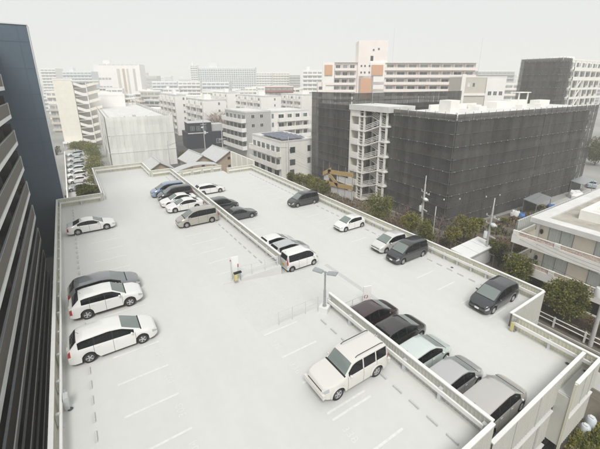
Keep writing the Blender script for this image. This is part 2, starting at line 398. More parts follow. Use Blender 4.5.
# polylines run so that the deck lies on their left (counter-clockwise round the deck)
barrier('long cream roof barrier along the left edge beside the balcony building', [(-2.8, 53.3), (-2.8, 5.25)], 0, below=1.3)
barrier('cream barrier across the far left corner beside the hedge', [(2.25, 53.3), (-2.8, 53.3)], 0, below=1.0)
barrier('short cream barrier running back from the hedge to the white sheeted building', [(2.25, 70.8), (2.25, 53.3)], 0, below=1.0)
barrier('cream barrier in front of the white sheeted building', [(10.3, 70.8), (2.25, 70.8)], 0, below=1.0)
barrier('short cream barrier turning in beside the small grey roofed house', [(10.3, 63.0), (10.3, 70.8)], 0, below=1.0)
barrier('short cream barrier joining the far end of the dividing barrier on the upper deck', [(13.6, 63.0), (10.3, 63.0)], 0, below=1.0)
barrier('long white ribbed barrier dividing the far half of the two decks', [(13.62, 24.45), (13.62, 63.0)], 0, h=1.05, below=.3, panel='panel_out', spacing=2.05, group='barriers dividing the two decks')
barrier('white ribbed barrier dividing the near half of the two decks beside the off-road car', [(13.62, 5.3), (13.62, 17.4)], 0, h=1.05, below=.3, panel='panel_out', spacing=2.2, group='barriers dividing the two decks', postscale=1.25)
barrier('white end wall of the upper deck at the bottom of the photo', [(-2.8, 5.25), (13.5, 5.25)], 0, h=1.1, below=1.5, rail=False, panel='panel_out')
barrier('long cream barrier along the right edge of the lower deck', [(29.2, 9.75), (29.2, 63.3)], ZR, h=1.12, below=.9, spacing=1.45)
barrier('curving cream barrier at the far end of the lower deck before the tan houses', [(24.0, 66.2), (22, 66.35), (20, 66.35), (18, 66.15), (16, 65.8), (13.7, 65.3)], ZR, spacing=1.6, inset=.25)
barrier('cream barrier at the far right corner of the lower deck', [(29.2, 63.3), (24.0, 63.3)], ZR)
barrier('white return wall at the notch in the right edge beside the dark van', [(24.2, 9.75), (29.2, 9.75)], ZR, rail=False, below=1.6, panel='panel_out')
barrier('cream barrier at the near right edge beside the street', [(24.2, 4.5), (24.2, 9.6)], ZR, h=1.1, below=.9, spacing=2.3)
barrier('long white ribbed end wall of the lower deck beside the silver brown van', [(13.75, 5.25), (20.85, 5.25)], ZR, h=1.12, below=1.0, rail=False, panel='panel_out')
barrier('white ribbed wall round the small bay sticking out at the near corner', [(20.9, 4.5), (24.2, 4.5)], ZR, h=1.12, below=.9, rail=False, panel='panel_out')
barrier('white ribbed wall between the small bay and the stair landing', [(20.87, 5.25), (24.0, 5.25)], ZR, h=1.12, below=.3, rail=False, panel='panel_out')
q = MB(); q.box(20.75, 20.87, 4.42, 4.54, G, ZR + 1.1); pkpart(q, 'corner_post', M['panel'])
q = MB(); q.box(20.80, 20.88, 4.56, 5.2, -4.9, ZR - .02); pkpart(q, 'storey_panel', M['panel_out'])
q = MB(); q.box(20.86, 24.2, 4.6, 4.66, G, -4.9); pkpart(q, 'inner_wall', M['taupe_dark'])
for (x0, x1, y, z0, z1) in ((13.75, 20.85, 5.22, -5.1, -2.9), (13.75, 20.85, 5.22, -7.0, -5.6), (20.9, 24.2, 4.47, -4.9, -2.82)):
    q = MB(); ribbed(q, (x0, y, 0), (x1, y, 0), z0, z1, (0, -1, 0)); q.box(x0, x1, y + .05, y + .12, z0, z1); pkpart(q, 'storey_panel', M['panel_out'])
    q = MB(); q.box(x0, x1, y - .08, y + .1, z1, z1 + .09); pkpart(q, 'storey_panel_cap', M['white_paint'])
q = MB(); q.box(24.21, 24.28, 4.45, 9.7, -4.9, -2.82); q.box(24.21, 29.2, 9.66, 9.74, -4.9, -2.82); q.box(29.21, 29.28, 9.7, 63.2, -4.9, -2.82); pkpart(q, 'storey_panel', M['panel_out'])
q = MB(); q.box(20.5, 26.7, 4.2, 4.5, G, G + .35); pkpart(q, 'plinth', M['concrete'])
q = MB()
for x in (15.9, 18.4): q.box(x, x + .025, 5.13, 5.16, -2.4, -.32)
for x in (22.0, 23.1): q.box(x, x + .025, 4.38, 4.41, -2.3, -.32)
for x in (15.2, 17.2, 19.2): q.box(x, x + .025, 5.13, 5.16, -5.1, -2.92)
pkpart(q, 'panel_joint', M['stop_grey'])
# yellow-black tipped posts where barriers end
def guard_post(x, y, z, lab):
    t = thing('guard_post', lab, 'post', (x, y, z))
    BX('post', M['galv'], t, -.08, .08, -.08, .08, 0, 1.0); BX('base_plate', M['galv'], t, -.17, .17, -.17, .17, 0, .03)
    BX('reflector', M['yellow'], t, -.32, -.24, -.1, .1, .12, .75); BX('bracket', M['galv'], t, -.24, -.08, -.04, .04, .3, .45)
guard_post(24.0, 9.3, ZR, 'steel guard post with yellow reflector at the notch beside the dark van')

# bay lines and numbers
q = MB(); W2 = .06
def hline(q, x0, x1, y, z): q.face([(x0, y - W2, z + .005), (x1, y - W2, z + .005), (x1, y + W2, z + .005), (x0, y + W2, z + .005)])
for i in range(-3, 14):
    y = 20.27 + 2.31 * i
    if 6 < y < 53: hline(q, -.1, 2.5, y, 0)
for y in (17.1, 14.82, 12.6, 10.4, 9.98, 7.83): hline(q, 8.22, 10.7, y, 0)
for i in range(0, 16): hline(q, 8.3, 10.9, 25.9 + 2.32 * i, 0)
pl = q.build('bay_lines', M['line_paint']); structure(pl)
q = MB()
for i in range(0, 23): hline(q, 23.9, 26.2, 11.0 + 2.25 * i, ZR)
for i in range(0, 5): hline(q, 15.2, 17.8, 7.6 + 2.28 * i, ZR)
for i in range(0, 16): hline(q, 15.2, 17.8, 26.6 + 2.28 * i, ZR)
structure(q.build('bay_lines', M['line_paint']))
def number(txt, x, y, z, rz, size=.52):
    cu = bpy.data.curves.new('bay_number', 'FONT'); cu.body = txt; cu.size = size; cu.align_x = 'CENTER'; cu.align_y = 'CENTER'; cu.space_character = 1.15
    o = bpy.data.objects.new('tmp', cu); C.objects.link(o)
    me = bpy.data.meshes.new_from_object(o.evaluated_get(bpy.context.evaluated_depsgraph_get()))
    bpy.data.objects.remove(o); me.materials.clear(); me.materials.append(M['number_paint'])
    n = bpy.data.objects.new('bay_number', me); C.objects.link(n); n.location = (x, y, z + .006); n.rotation_euler = (0, 0, rz); structure(n)
for i, tx in enumerate(['338', '337', '336', '335']): number(tx, 8.45, 8.97 + (0, 2.45, 4.75, 7.0)[i], 0, R(-90))
for i in range(11): number(str(305 - i) if i < 5 else str(305 - i), 2.32, 9.95 + 2.31 * i, 0, R(90))
for i in range(6): number(str(334 - i), 8.5, 27.0 + 2.32 * i, 0, R(-90))

# wheel stops
def stop_mesh(m):
    q = MB(); b = [(-.05, -.3, 0), (.05, -.3, 0), (.05, .3, 0), (-.05, .3, 0)]; t = [(-.04, -.28, .1), (.04, -.28, .1), (.04, .28, .1), (-.04, .28, .1)]
    q.hexa(b, t); return q.mesh('wheel_stop', m)
ms_a, ms_b = stop_mesh(M['stop_pale']), stop_mesh(M['stop_grey'])
def stops(x, ys, z, me, lab, grp):
    for y in ys:
        o = bpy.data.objects.new('wheel_stop', me); C.objects.link(o); o.location = (x, y, z); tag(o, lab, 'wheel stop', grp)
stops(-1.3, [7.2 + 1.155 * i for i in range(39)], 0, ms_a, 'short pale wheel stop in the row along the left barrier', 'wheel stops along the left edge of the upper deck')
stops(12.15, [6.2 + 1.09 * i for i in range(10)], 0, ms_b, 'grey wheel stop in the short row by the near dividing barrier', 'wheel stops by the near dividing barrier')
stops(12.4, [25.9 + 1.14 * i for i in range(32)], 0, ms_b, 'grey wheel stop in the long row by the far dividing barrier', 'wheel stops by the far dividing barrier')
stops(27.65, [11.4 + 1.12 * i for i in range(45)], ZR, ms_a, 'low wheel stop in the row along the right barrier', 'wheel stops along the right edge of the lower deck')
stops(14.6, [6.2 + 1.14 * i for i in range(10)] + [25.5 + 1.14 * i for i in range(32)], ZR, ms_b, 'grey wheel stop at the foot of the dividing barrier on the lower deck', 'wheel stops on the lower deck at the dividing barrier')

# drains and small fittings on the decks
for px, py, z, lb in ((70.5, 409, 0, 'small dark drain by the left barrier near the bottom of the photo'), (452, 267.5, ZR, 'small dark drain on the lower deck by the right barrier'), (567.5, 363.6, ZR, 'small dark drain by the end wall of the lower deck'), (585.8, 371.5, ZR, 'small dark drain inside the corner bay')):
    p = at(px, py, z); t = thing('floor_drain', lb, 'drain', (p.x, p.y, z)); q = MB(); q.lathe([(.001, .035), (.09, .035), (.12, .012), (.13, 0)], 12, axis='Z'); q.build('cover', M['dark_steel'], t)
    q = MB(); q.lathe([(.13, 0.004), (.19, .004)], 12, axis='Z'); q.build('rim', M['stop_grey'], t)
p = at(63.5, 409, 0); t = thing('junction_box', 'small grey junction box standing at the left barrier', 'box', (-2.35, p.y, 0)); BX('box', M['galv_pale'], t, -.1, .1, -.22, .22, .0, .75); BX('conduit', M['galv'], t, -.03, .03, .22, .28, 0, .95)
# ramp handrails
def handrail(lab, a, b, z0, z1, n):
    t = thing('handrail', lab, 'handrail', (a[0], a[1], z0), 0, 'handrails beside the ramp')
    A = Vector((0, 0, 0)); B = Vector((b[0] - a[0], b[1] - a[1], z1 - z0))
    for h, nm in ((1.0, 'top_rail'), (.52, 'middle_rail')):
        q = MB(); q.tube([A + Vector((0, 0, h)), B + Vector((0, 0, h))], .024, 6); q.build(nm, M['galv_pale'], t)
    for i in range(n):
        p = A + (B - A) * (i / (n - 1)); q = MB(); q.tube([p, p + Vector((0, 0, 1.0))], .022, 6); q.build('post', M['galv_pale'], t)
handrail('thin grey handrail on the far side of the ramp beside the yellow machine', (9.6, 24.4), (13.3, 24.4), 0, 0, 4)
handrail('thin grey handrail on the near side of the ramp beside the lamp post', (9.5, 17.45), (12.7, 17.45), 0, 0, 4)
handrail('thin grey handrail on the lower deck behind the maroon car', (13.9, 17.35), (16.9, 17.35), ZR, ZR, 4)

# signs
def arrow_sign(name, lab, x, y, z, h, red):
    t = thing(name, lab, 'sign', (x, y, z), R(-20))
    BX('panel', M['sign_white'], t, -.32, .32, -.04, .04, .35, h)
    q = MB(); q.tube([(-.25, 0, 0), (-.25, 0, .35)], .03, 6); q.tube([(.25, 0, 0), (.25, 0, .35)], .03, 6); q.build('leg', M['galv'], t)
    q = MB(); n = 18
    for k in range(n):
        a0, a1 = 2 * PI * k / n, 2 * PI * (k + 1) / n
        if 2 < k < 5 or 11 < k < 14: continue
        f_ = lambda r, a: (-.10 + r * math.cos(a), -.046, .85 + r * math.sin(a))
        q.face([f_(.10, a0), f_(.17, a0), f_(.17, a1), f_(.10, a1)])
    q.build('red_mark', M['sign_red'], t)
arrow_sign('sign_board', 'white sign board with a red ring mark at the foot of the ramp', 17.3, 17.25, ZR, 1.75, True)
t = thing('ticket_post', 'tall thin white post with a red tip beside the ramp head', 'post', (9.0, 24.35, 0))
q = MB(); q.tube([(0, 0, 0), (0, 0, 1.85)], .04, 8); q.build('post', M['galv_pale'], t)
BX('red_tip', M['sign_red'], t, -.045, .045, -.045, .045, 1.80, 1.90)
t = thing('sign_board', 'white notice board with a small red mark at the head of the ramp', 'sign', (9.45, 24.6, 0))
BX('panel', M['sign_white'], t, -.3, .3, -.03, .03, .45, 1.95); BX('red_mark', M['sign_red'], t, .2, .3, -.042, -.034, .95, 1.25)
q = MB(); q.tube([(-.24, 0, 0), (-.24, 0, .46)], .025, 6); q.tube([(.24, 0, 0), (.24, 0, .46)], .025, 6); q.build('leg', M['galv'], t)
t = thing('barrier_machine', 'small yellow machine with a black lid at the ramp head', 'machine', (9.3, 24.2, 0))
BX('body', M['yellow'], t, -.12, .12, -.1, .1, .05, .62); BX('lid', M['black'], t, -.14, .5, -.12, .12, .64, .74); BX('foot', M['galv'], t, -.16, .16, -.14, .14, 0, .05); BX('arm_stand', M['galv'], t, .36, .44, -.05, .05, 0, .64)
# lamp post
t = thing('lamp_post', 'grey lamp post with two flat heads on a concrete block beside the ramp', 'lamp post', (12.95, 17.0, 0), R(-58))
BX('base', M['slab_white'], t, -.33, .33, -.33, .33, 0, .42)
q = MB(); q.tube([(0, 0, .42), (0, 0, 1.7)], .09, 10); q.tube([(0, 0, 1.7), (0, 0, 3.15)], .065, 10); q.lathe([(.15, .42), (.15, .5), (.09, .5)], 10, axis='Z'); q.build('pole', M['galv'], t)
q = MB(); q.bar((-.35, 0, 3.1), (.35, 0, 3.1), .06); q.build('arm', M['galv'], t)
for s in (-1, 1):
    q = MB(); q.hexa([(s * .18, -.2, 3.02), (s * .85, -.24, 3.1), (s * .85, .24, 3.1), (s * .18, .2, 3.02)], [(s * .18, -.2, 3.12), (s * .85, -.24, 3.2), (s * .85, .24, 3.2), (s * .18, .2, 3.12)])
    h = q.build('lamp_head', M['galv'], t); q = MB(); q.hexa([(s * .26, -.15, 3.025), (s * .78, -.19, 3.085), (s * .78, .19, 3.085), (s * .26, .15, 3.025)], [(s * .26, -.15, 3.03), (s * .78, -.19, 3.09), (s * .78, .19, 3.09), (s * .26, .15, 3.03)]); q.build('lens', M['lamp_lens'], h)

# ================================================================== CARS
def interp(pts, s):
    if s <= pts[0][0]: return pts[0][1]
    for (a, va), (b, vb) in zip(pts, pts[1:]):
        if s <= b: return va + (vb - va) * (s - a) / (b - a)
    return pts[-1][1]
def smooth(pts, s, w):
    return sum(interp(pts, s + w * k) * g for k, g in ((-1, .12), (-.5, .23), (0, .3), (.5, .23), (1, .12)))

TYPES = {
 # top: centre-line height from nose to tail; belt; glass keys: cowl, roof front, door split, rear door end, last side glass, rear glass start/end
 'sedan': dict(L=4.55, W=1.72, WB=2.7, FO=.88, R=.315, top=[(0, .60), (.06, .70), (.4, .80), (1.22, .96), (2.02, 1.40), (2.45, 1.46), (3.0, 1.43), (3.25, 1.38), (3.92, 1.06), (4.4, 1.02), (4.5, .92), (4.55, .6)],
   belt=[(0, .55), (.5, .76), (1.2, .90), (3.9, .98), (4.55, .84)], cowl=1.2, rf=2.02, b=2.45, c=3.25, d=3.55, r0=3.3, r1=3.9),
 'hatch': dict(L=3.95, W=1.69, WB=2.55, FO=.78, R=.30, top=[(0, .62), (.06, .72), (.35, .84), (.95, 1.02), (1.75, 1.46), (2.2, 1.52), (3.15, 1.46), (3.35, 1.40), (3.75, 1.04), (3.9, .92), (3.95, .6)],
   belt=[(0, .56), (.5, .8), (1.0, .93), (3.6, 1.02), (3.95, .8)], cowl=.95, rf=1.72, b=2.05, c=2.85, d=3.25, r0=3.34, r1=3.72),
 'compact': dict(L=4.2, W=1.72, WB=2.65, FO=.82, R=.31, top=[(0, .64), (.06, .76), (.35, .9), (.85, 1.06), (1.75, 1.54), (2.3, 1.62), (3.5, 1.56), (3.7, 1.50), (4.08, 1.06), (4.16, .92), (4.2, .6)],
   belt=[(0, .58), (.5, .84), (1.0, .97), (3.8, 1.05), (4.2, .8)], cowl=.86, rf=1.72, b=2.2, c=3.05, d=3.6, r0=3.69, r1=4.04),
 'wagon': dict(L=4.75, W=1.78, WB=2.74, FO=.92, R=.33, top=[(0, .62), (.06, .74), (.4, .86), (1.2, 1.04), (2.02, 1.52), (2.6, 1.60), (3.9, 1.53), (4.15, 1.47), (4.58, 1.08), (4.7, .95), (4.75, .6)],
   belt=[(0, .56), (.5, .8), (1.2, .94), (4.4, 1.04), (4.75, .85)], cowl=1.18, rf=2.0, b=2.5, c=3.4, d=4.2, r0=4.14, r1=4.55),
 'suv': dict(L=4.55, W=1.80, WB=2.65, FO=.9, R=.36, top=[(0, .74), (.06, .86), (.4, 1.0), (1.15, 1.14), (1.9, 1.62), (2.4, 1.69), (3.6, 1.65), (3.9, 1.58), (4.35, 1.12), (4.5, 1.0), (4.55, .68)],
   belt=[(0, .66), (.5, .92), (1.2, 1.06), (4.2, 1.16), (4.55, .95)], cowl=1.12, rf=1.88, b=2.35, c=3.25, d=3.8, r0=3.9, r1=4.32),
 'offroad': dict(L=4.5, W=1.84, WB=2.7, FO=.85, R=.37, top=[(0, .86), (.05, .98), (.3, 1.06), (1.35, 1.16), (1.82, 1.70), (2.1, 1.79), (4.2, 1.78), (4.32, 1.72), (4.44, 1.18), (4.48, 1.0), (4.5, .7)],
   belt=[(0, .80), (.3, .98), (1.35, 1.08), (4.4, 1.12), (4.5, .95)], cowl=1.36, rf=1.82, b=2.5, c=3.4, d=4.22, r0=4.3, r1=4.43, tumble=.12),
 'minivan': dict(L=4.65, W=1.72, WB=2.88, FO=.86, R=.32, top=[(0, .66), (.06, .82), (.4, .98), (.8, 1.12), (1.7, 1.72), (2.3, 1.85), (4.1, 1.80), (4.32, 1.73), (4.55, 1.16), (4.62, .95), (4.65, .6)],
   belt=[(0, .6), (.5, .92), (1.0, 1.04), (4.4, 1.10), (4.65, .9)], cowl=.8, rf=1.66, b=2.15, c=3.15, d=4.28, r0=4.3, r1=4.52, tumble=.13),
 'lowvan': dict(L=4.75, W=1.78, WB=2.83, FO=.9, R=.33, top=[(0, .64), (.06, .78), (.4, .92), (.95, 1.08), (1.95, 1.58), (2.6, 1.68), (4.0, 1.62), (4.25, 1.54), (4.62, 1.10), (4.72, .95), (4.75, .6)],
   belt=[(0, .58), (.5, .84), (1.1, .98), (4.4, 1.08), (4.75, .85)], cowl=.94, rf=1.9, b=2.4, c=3.35, d=4.2, r0=4.23, r1=4.58, tumble=.16),
 'keivan': dict(L=3.6, W=1.56, WB=2.45, FO=.62, R=.28, top=[(0, .7), (.04, .95), (.18, 1.08), (.42, 1.18), (1.02, 1.74), (1.4, 1.84), (3.3, 1.82), (3.45, 1.76), (3.56, 1.1), (3.59, .9), (3.6, .55)],
   belt=[(0, .65), (.3, .98), (3.45, 1.05), (3.6, .9)], cowl=.42, rf=1.0, b=1.4, c=2.25, d=3.36, r0=3.44, r1=3.54, tumble=.09),
}

def make_car(label, kind, col, loc, rz, group=None, metal=0.0, glass='dark', plate='plate', roof_col=None, detail=True, scale=1.0, cat=None):
    T = TYPES[kind]; L, W, Rw = T['L'], T['W'], T['R']; tb = T.get('tumble', .2)
    pm = paint('%s_%d_%d_%d_%d' % (kind if False else 'c', *(int(c * 1000) for c in col), int(metal * 10)), col, metal)
    root = thing('parked_car', label, cat or ('van' if kind in ('minivan', 'lowvan', 'keivan') else 'car'), loc, rz, group)
    xf, xr = T['FO'], T['FO'] + T['WB']
    keys = [0, .02, .06, .12, .2, .3, .4, .55, L - .02, L - .05, L - .1, L - .18, L - .3, L - .42]
    for k in (T['cowl'], T['rf'], T['d'], T['r0'], T['r1'], T['cowl'] - .07, T['cowl'] + .02): keys.append(k)
    sA = T['cowl'] + .38 * (T['rf'] - T['cowl'])
    keys += [sA, T['b'], T['b'] + .075, T['c'], T['c'] + .075]
    seams = [sA - .06, T['b'] + .04, T['c'] + .09]
    for s in seams: keys += [s - .009, s + .009]
    for xw in (xf, xr):
        for k in range(9): keys.append(xw + (Rw + .055) * math.cos(PI * k / 8))
    s = .15
    while s < L: keys.append(s); s += .16
    keys = sorted(k for k in keys if 0 <= k <= L); st = [keys[0]]
    imp = set(round(x, 4) for x in seams for x in (x - .009, x + .009)) | {round(x, 4) for x in (T['cowl'], T['rf'], T['b'], T['b'] + .075, T['c'], T['c'] + .075, T['d'], T['r0'], T['r1'], sA)}
    for k in keys[1:]:
        if k - st[-1] < .025 and round(k, 4) not in imp: continue
        if k - st[-1] < .012 and round(st[-1], 4) not in imp: st[-1] = k; continue
        if k - st[-1] > .004: st.append(k)
    NR = 13; V = []; rows = []
    for s in st:
        zt = smooth(T['top'], s, .07) if .05 < s < L - .05 else interp(T['top'], s)
        be = min(smooth(T['belt'], s, .12), zt - .035)
        w = W / 2
        if s < .7: w *= 1 - .24 * (1 - s / .7) ** 2.4
        if L - s < .5: w *= 1 - .16 * (1 - (L - s) / .5) ** 2.4
        zb = .185 + .10 * max(0, 1 - s / .35) ** 2 + .10 * max(0, 1 - (L - s) / .35) ** 2 + (.1 if kind in ('offroad', 'suv') else 0)
        zl = zb
        for xw in (xf, xr):
            d = abs(s - xw); RR = Rw + .055
            if d < RR: zl = max(zl, Rw + math.sqrt(RR * RR - d * d))
        zl = min(zl, be - .1)
        cab = zt - be
        wr = w * .96 - min(.30, tb * cab + .04 * min(1, cab / .1) + (.26 * max(0, .12 - cab) if cab < .12 else 0))
        h = be - zl
        half = [(0, max(zb, zl - .02)), (w * .86, max(zb, zl - .02)), (w * .975, zl + min(.03, h * .2)), (w, zl + h * .42), (w * .995, zl + h * .72), (w * .965, be - .012), (w * .95, be + .012 * min(1, cab / .2))]
        z6 = half[-1][1]
        def gp(t): return (w * .95 + (wr - w * .95) * (t ** 1.25), z6 + (zt - .055 * min(1, cab / .3) - z6) * t)
        half += [gp(.5), gp(.90), gp(1.0)]
        half += [(wr * .90, zt - .022 * min(1, cab / .3)), (wr * .5, zt - .004), (0, zt)]
        i = len(V); ring = []
        for k, (y, z) in enumerate(half): ring.append((L / 2 - s, y, z))
        V.append(ring)
    # assign cells
    G_ = {}
    def put(g, side, a, b, k):
        def P(r, kk): x, y, z = V[r][kk]; return (x, y * side, z)
        f_ = [P(a, k), P(b, k), P(b, k + 1), P(a, k + 1)]
        if side < 0: f_.reverse()
        G_.setdefault(g, []).append(f_)
    eps = 1e-4
    def inb(m, a, b): return a - eps <= m <= b + eps
    for a in range(len(st) - 1):
        m = (st[a] + st[a + 1]) / 2
        for side in (1, -1):
            for k in range(NR - 1):
                g = 'body'
                cab = V[a][12][2] - V[a][6][2]
                if k >= 10 and inb(m, T['cowl'] + .02, T['rf']): g = 'windscreen'
                elif k >= 9 and inb(m, T['cowl'] - .07, T['cowl'] + .02): g = 'gap'
                elif k >= 10 and inb(m, T['r0'], T['r1']): g = 'rear_window'
                elif k in (6, 7) and (inb(m, T['b'], T['b'] + .075) or inb(m, T['c'], T['c'] + .075)): g = 'gap' if kind != 'offroad' else 'body'
                elif k in (6, 7) and inb(m, sA, T['d']):
                    i = 0 if m < T['b'] else (1 if m < T['c'] else 2); g = ('side_window', side, i)
                elif k in (3, 4) and m < .34 and k == 4 or (k == 5 and .06 < m < .34): g = ('headlight', side)
                elif k in (3, 4) and m > L - .16 and kind in ('sedan', 'hatch', 'wagon', 'suv'): g = ('tail_light', side)
                elif k in (4, 5, 6, 7) and m > L - .17 and kind in ('minivan', 'lowvan', 'keivan', 'compact', 'offroad') and (k < 6 or kind not in ('offroad',)): g = ('tail_light', side)
                elif 2 <= k <= 5 and any(abs(m - q_) < .0095 for q_ in seams): g = 'gap'
                elif 2 <= k <= 5 and seams[0] < m < seams[1]: g = ('door', side, 0)
                elif 2 <= k <= 5 and seams[1] < m < seams[2]: g = ('door', side, 1)
                elif k in (0, 1): g = 'under'
                put(g, side, a, a + 1, k)
    for e, rv in ((0, False), (len(st) - 1, True)):
        for side in (1, -1):
            for k in range(NR - 1):
                x, y, z = V[e][k]; x2, y2, z2 = V[e][k + 1]
                f_ = [(x, 0, z), (x, y * side, z), (x2, y2 * side, z2), (x2, 0, z2)]
                if (side > 0) == rv: f_.reverse()
                G_['body'].append(f_)
    def build(g, name, mats, parent, ang=40, extra=None):
        bm = bmesh.new(); cache = {}
        for fs, mi in [(f_, 0) for f_ in G_.get(g, [])] + [(f_, 1) for f_ in (extra or [])]:
            vs = []
            for p in fs:
                kx = (round(p[0], 4), round(p[1], 4), round(p[2], 4))
                if kx not in cache: cache[kx] = bm.verts.new(kx)
                if cache[kx] not in vs: vs.append(cache[kx])
            if len(vs) >= 3:
                try: fc = bm.faces.new(vs); fc.material_index = mi; fc.smooth = True
                except ValueError: pass
        bmesh.ops.recalc_face_normals(bm, faces=bm.faces)
        me = bpy.data.meshes.new(name); bm.to_mesh(me); bm.free()
        for m_ in mats: me.materials.append(m_)
        me.set_sharp_from_angle(angle=R(ang))
        o = bpy.data.objects.new(name, me); C.objects.link(o); o.parent = parent; return o
    body = build('body', 'body', [pm, M['black']], root, extra=G_.get('gap', []) + G_.get('under', []))
    build('windscreen', 'windscreen', [M['glass_front']], root); build('rear_window', 'rear_window', [M['glass_side']], root)
    for side in (1, -1):
        for i in (0, 1, 2):
            if ('side_window', side, i) in G_: build(('side_window', side, i), 'side_window', [M['glass_side']], root)
        for i in (0, 1):
            dr = build(('door', side, i), 'door', [pm], root)
            s = (seams[1] - .16) if i == 0 else (seams[2] - .2); zb_ = interp(T['belt'], s)
            q = MB(); y = side * (W / 2 + .004); q.box(L / 2 - s - .08, L / 2 - s + .08, y - .012, y + .016, zb_ - .13, zb_ - .10); q.build('door_handle', pm, dr)
        build(('headlight', side), 'headlight', [M['head_lens']], root)
        build(('tail_light', side), 'tail_light', [M['tail_lens']], root)
        q = MB(); xm = L / 2 - T['cowl'] - .52 * (T['rf'] - T['cowl']); zm = interp(T['belt'], T['cowl'] + .4) + .09
        q.ball((xm, side * (W / 2 + .07), zm), .075, .10, .07); q.build('wing_mirror', pm, root, smooth=60)
    # front: grille, bumper opening, plate ; rear: plate
    zf = interp(T['top'], .02); off = .1 if kind in ('offroad', 'suv') else 0
    q = MB(); wg = W * .27; q.box(L / 2 - .03, L / 2 + .006, -wg * 1.2, wg * 1.2, zf - .13, zf - .055); q.build('grille', M['black'], root)
    q = MB(); q.box(L / 2 - .05, L / 2 + .004, -wg * 1.25, wg * 1.25, .27 + off, .37 + off); q.build('air_intake', M['black'], root)
    q = MB(); q.box(L / 2, L / 2 + .018, -.165, .165, .375 + off, .525 + off); q.build('number_plate', M[plate], root)
    q = MB(); q.box(-L / 2 - .016, -L / 2 + .02, -.165, .165, .66, .82); q.build('number_plate', M[plate], root)
    q = MB(); q.box(xr_ := (L / 2 - xr + Rw + .07), L / 2 - xf - Rw - .07, -W * .42, W * .42, .24, .5); q.box(-L / 2 + .3, L / 2 - .3, -W * .27, W * .27, .3, .6); q.build('underbody', M['black'], root)
    # interior seen through the glass
    q = MB(); cx = L / 2 - T['cowl']; zi = interp(T['belt'], T['cowl'] + .3)
    q.box(cx - .55, cx - .12, -W * .40, W * .40, zi - .22, zi - .06); q.ball((cx - .62, W * .2, zi - .02), .04, .19, .19, 10, 4)
    xs_ = [L / 2 - T['b'] - .12, L / 2 - T['c'] - .1] + ([L / 2 - T['c'] - .95] if kind in ('minivan', 'lowvan') else [])
    for xq in xs_:
        for yq in (-W * .21, W * .21):
            q.hexa([(xq - .12, yq - .22, zi - .5), (xq + .45, yq - .22, zi - .5), (xq + .45, yq + .22, zi - .5), (xq - .12, yq + .22, zi - .5)], [(xq - .1, yq - .22, zi - .36), (xq + .42, yq - .22, zi - .36), (xq + .42, yq + .22, zi - .36), (xq - .1, yq + .22, zi - .36)])
            q.hexa([(xq - .12, yq - .22, zi - .4), (xq + .02, yq - .22, zi - .4), (xq + .02, yq + .22, zi - .4), (xq - .12, yq + .22, zi - .4)], [(xq - .25, yq - .19, zi + .14), (xq - .15, yq - .19, zi + .14), (xq - .15, yq + .19, zi + .14), (xq - .25, yq + .19, zi + .14)])
            q.ball((xq - .21, yq, zi + .24), .05, .12, .09, 8, 5)
    q.box(-L / 2 + .35, cx - .1, -W * .44, W * .44, zi - .62, zi - .56)
    q.build('interior', M['seat_cloth'], root)
    # wheels
    key = ('wheel', Rw)
    if key not in CARCACHE:
        q = MB(); w = .205
        q.lathe([(Rw * .64, -w / 2), (Rw * .9, -w / 2), (Rw * .985, -w / 2 + .03), (Rw, 0), (Rw * .985, w / 2 - .03), (Rw * .9, w / 2), (Rw * .64, w / 2), (Rw * .62, 0), (Rw * .64, -w / 2)], 24)
        ty = q.mesh('wheel', M['rubber'], 35)
        q = MB(); q.lathe([(Rw * .66, .095), (Rw * .60, .10), (Rw * .57, .06), (Rw * .57, -.09)], 24)
        q.lathe([(0.001, .092), (Rw * .12, .092), (Rw * .15, .07)], 12)
        for k in range(5):
            a = 2 * PI * k / 5; c_, s_ = math.cos(a), math.sin(a)
            def pt(r, wd, y): return (c_ * r - s_ * wd, y, s_ * r + c_ * wd)
            q.hexa([pt(.02, -.035, .045), pt(Rw * .60, -.05, .05), pt(Rw * .60, .05, .05), pt(.02, .035, .045)], [pt(.02, -.03, .085), pt(Rw * .60, -.038, .088), pt(Rw * .60, .038, .088), pt(.02, .03, .085)])
        q.m = 1; q.lathe([(0.001, .03), (Rw * .58, .03)], 20)
        rm = q.mesh('rim', [M['alloy'], M['dark_steel']], 35)
        CARCACHE[key] = (ty, rm)
    ty, rm = CARCACHE[key]
    for xw in (xf, xr):
        for side in (1, -1):
            o = bpy.data.objects.new('wheel', ty); C.objects.link(o); o.parent = root; o.location = (L / 2 - xw, side * (W / 2 - .125), Rw)
            if side < 0: o.rotation_euler = (0, 0, PI)
            r_ = bpy.data.objects.new('rim', rm); C.objects.link(r_); r_.parent = o
    if detail:
        sr = T['rf'] + .9
        q = MB(); q.tube([(-L / 2 + (L - T['r0']) + .18, .0, interp(T['top'], T['r0'] - .18) - .02), (-L / 2 + (L - T['r0']) + .02, 0, interp(T['top'], T['r0']) + .2)], .008, 5); q.build('antenna', M['black'], root)
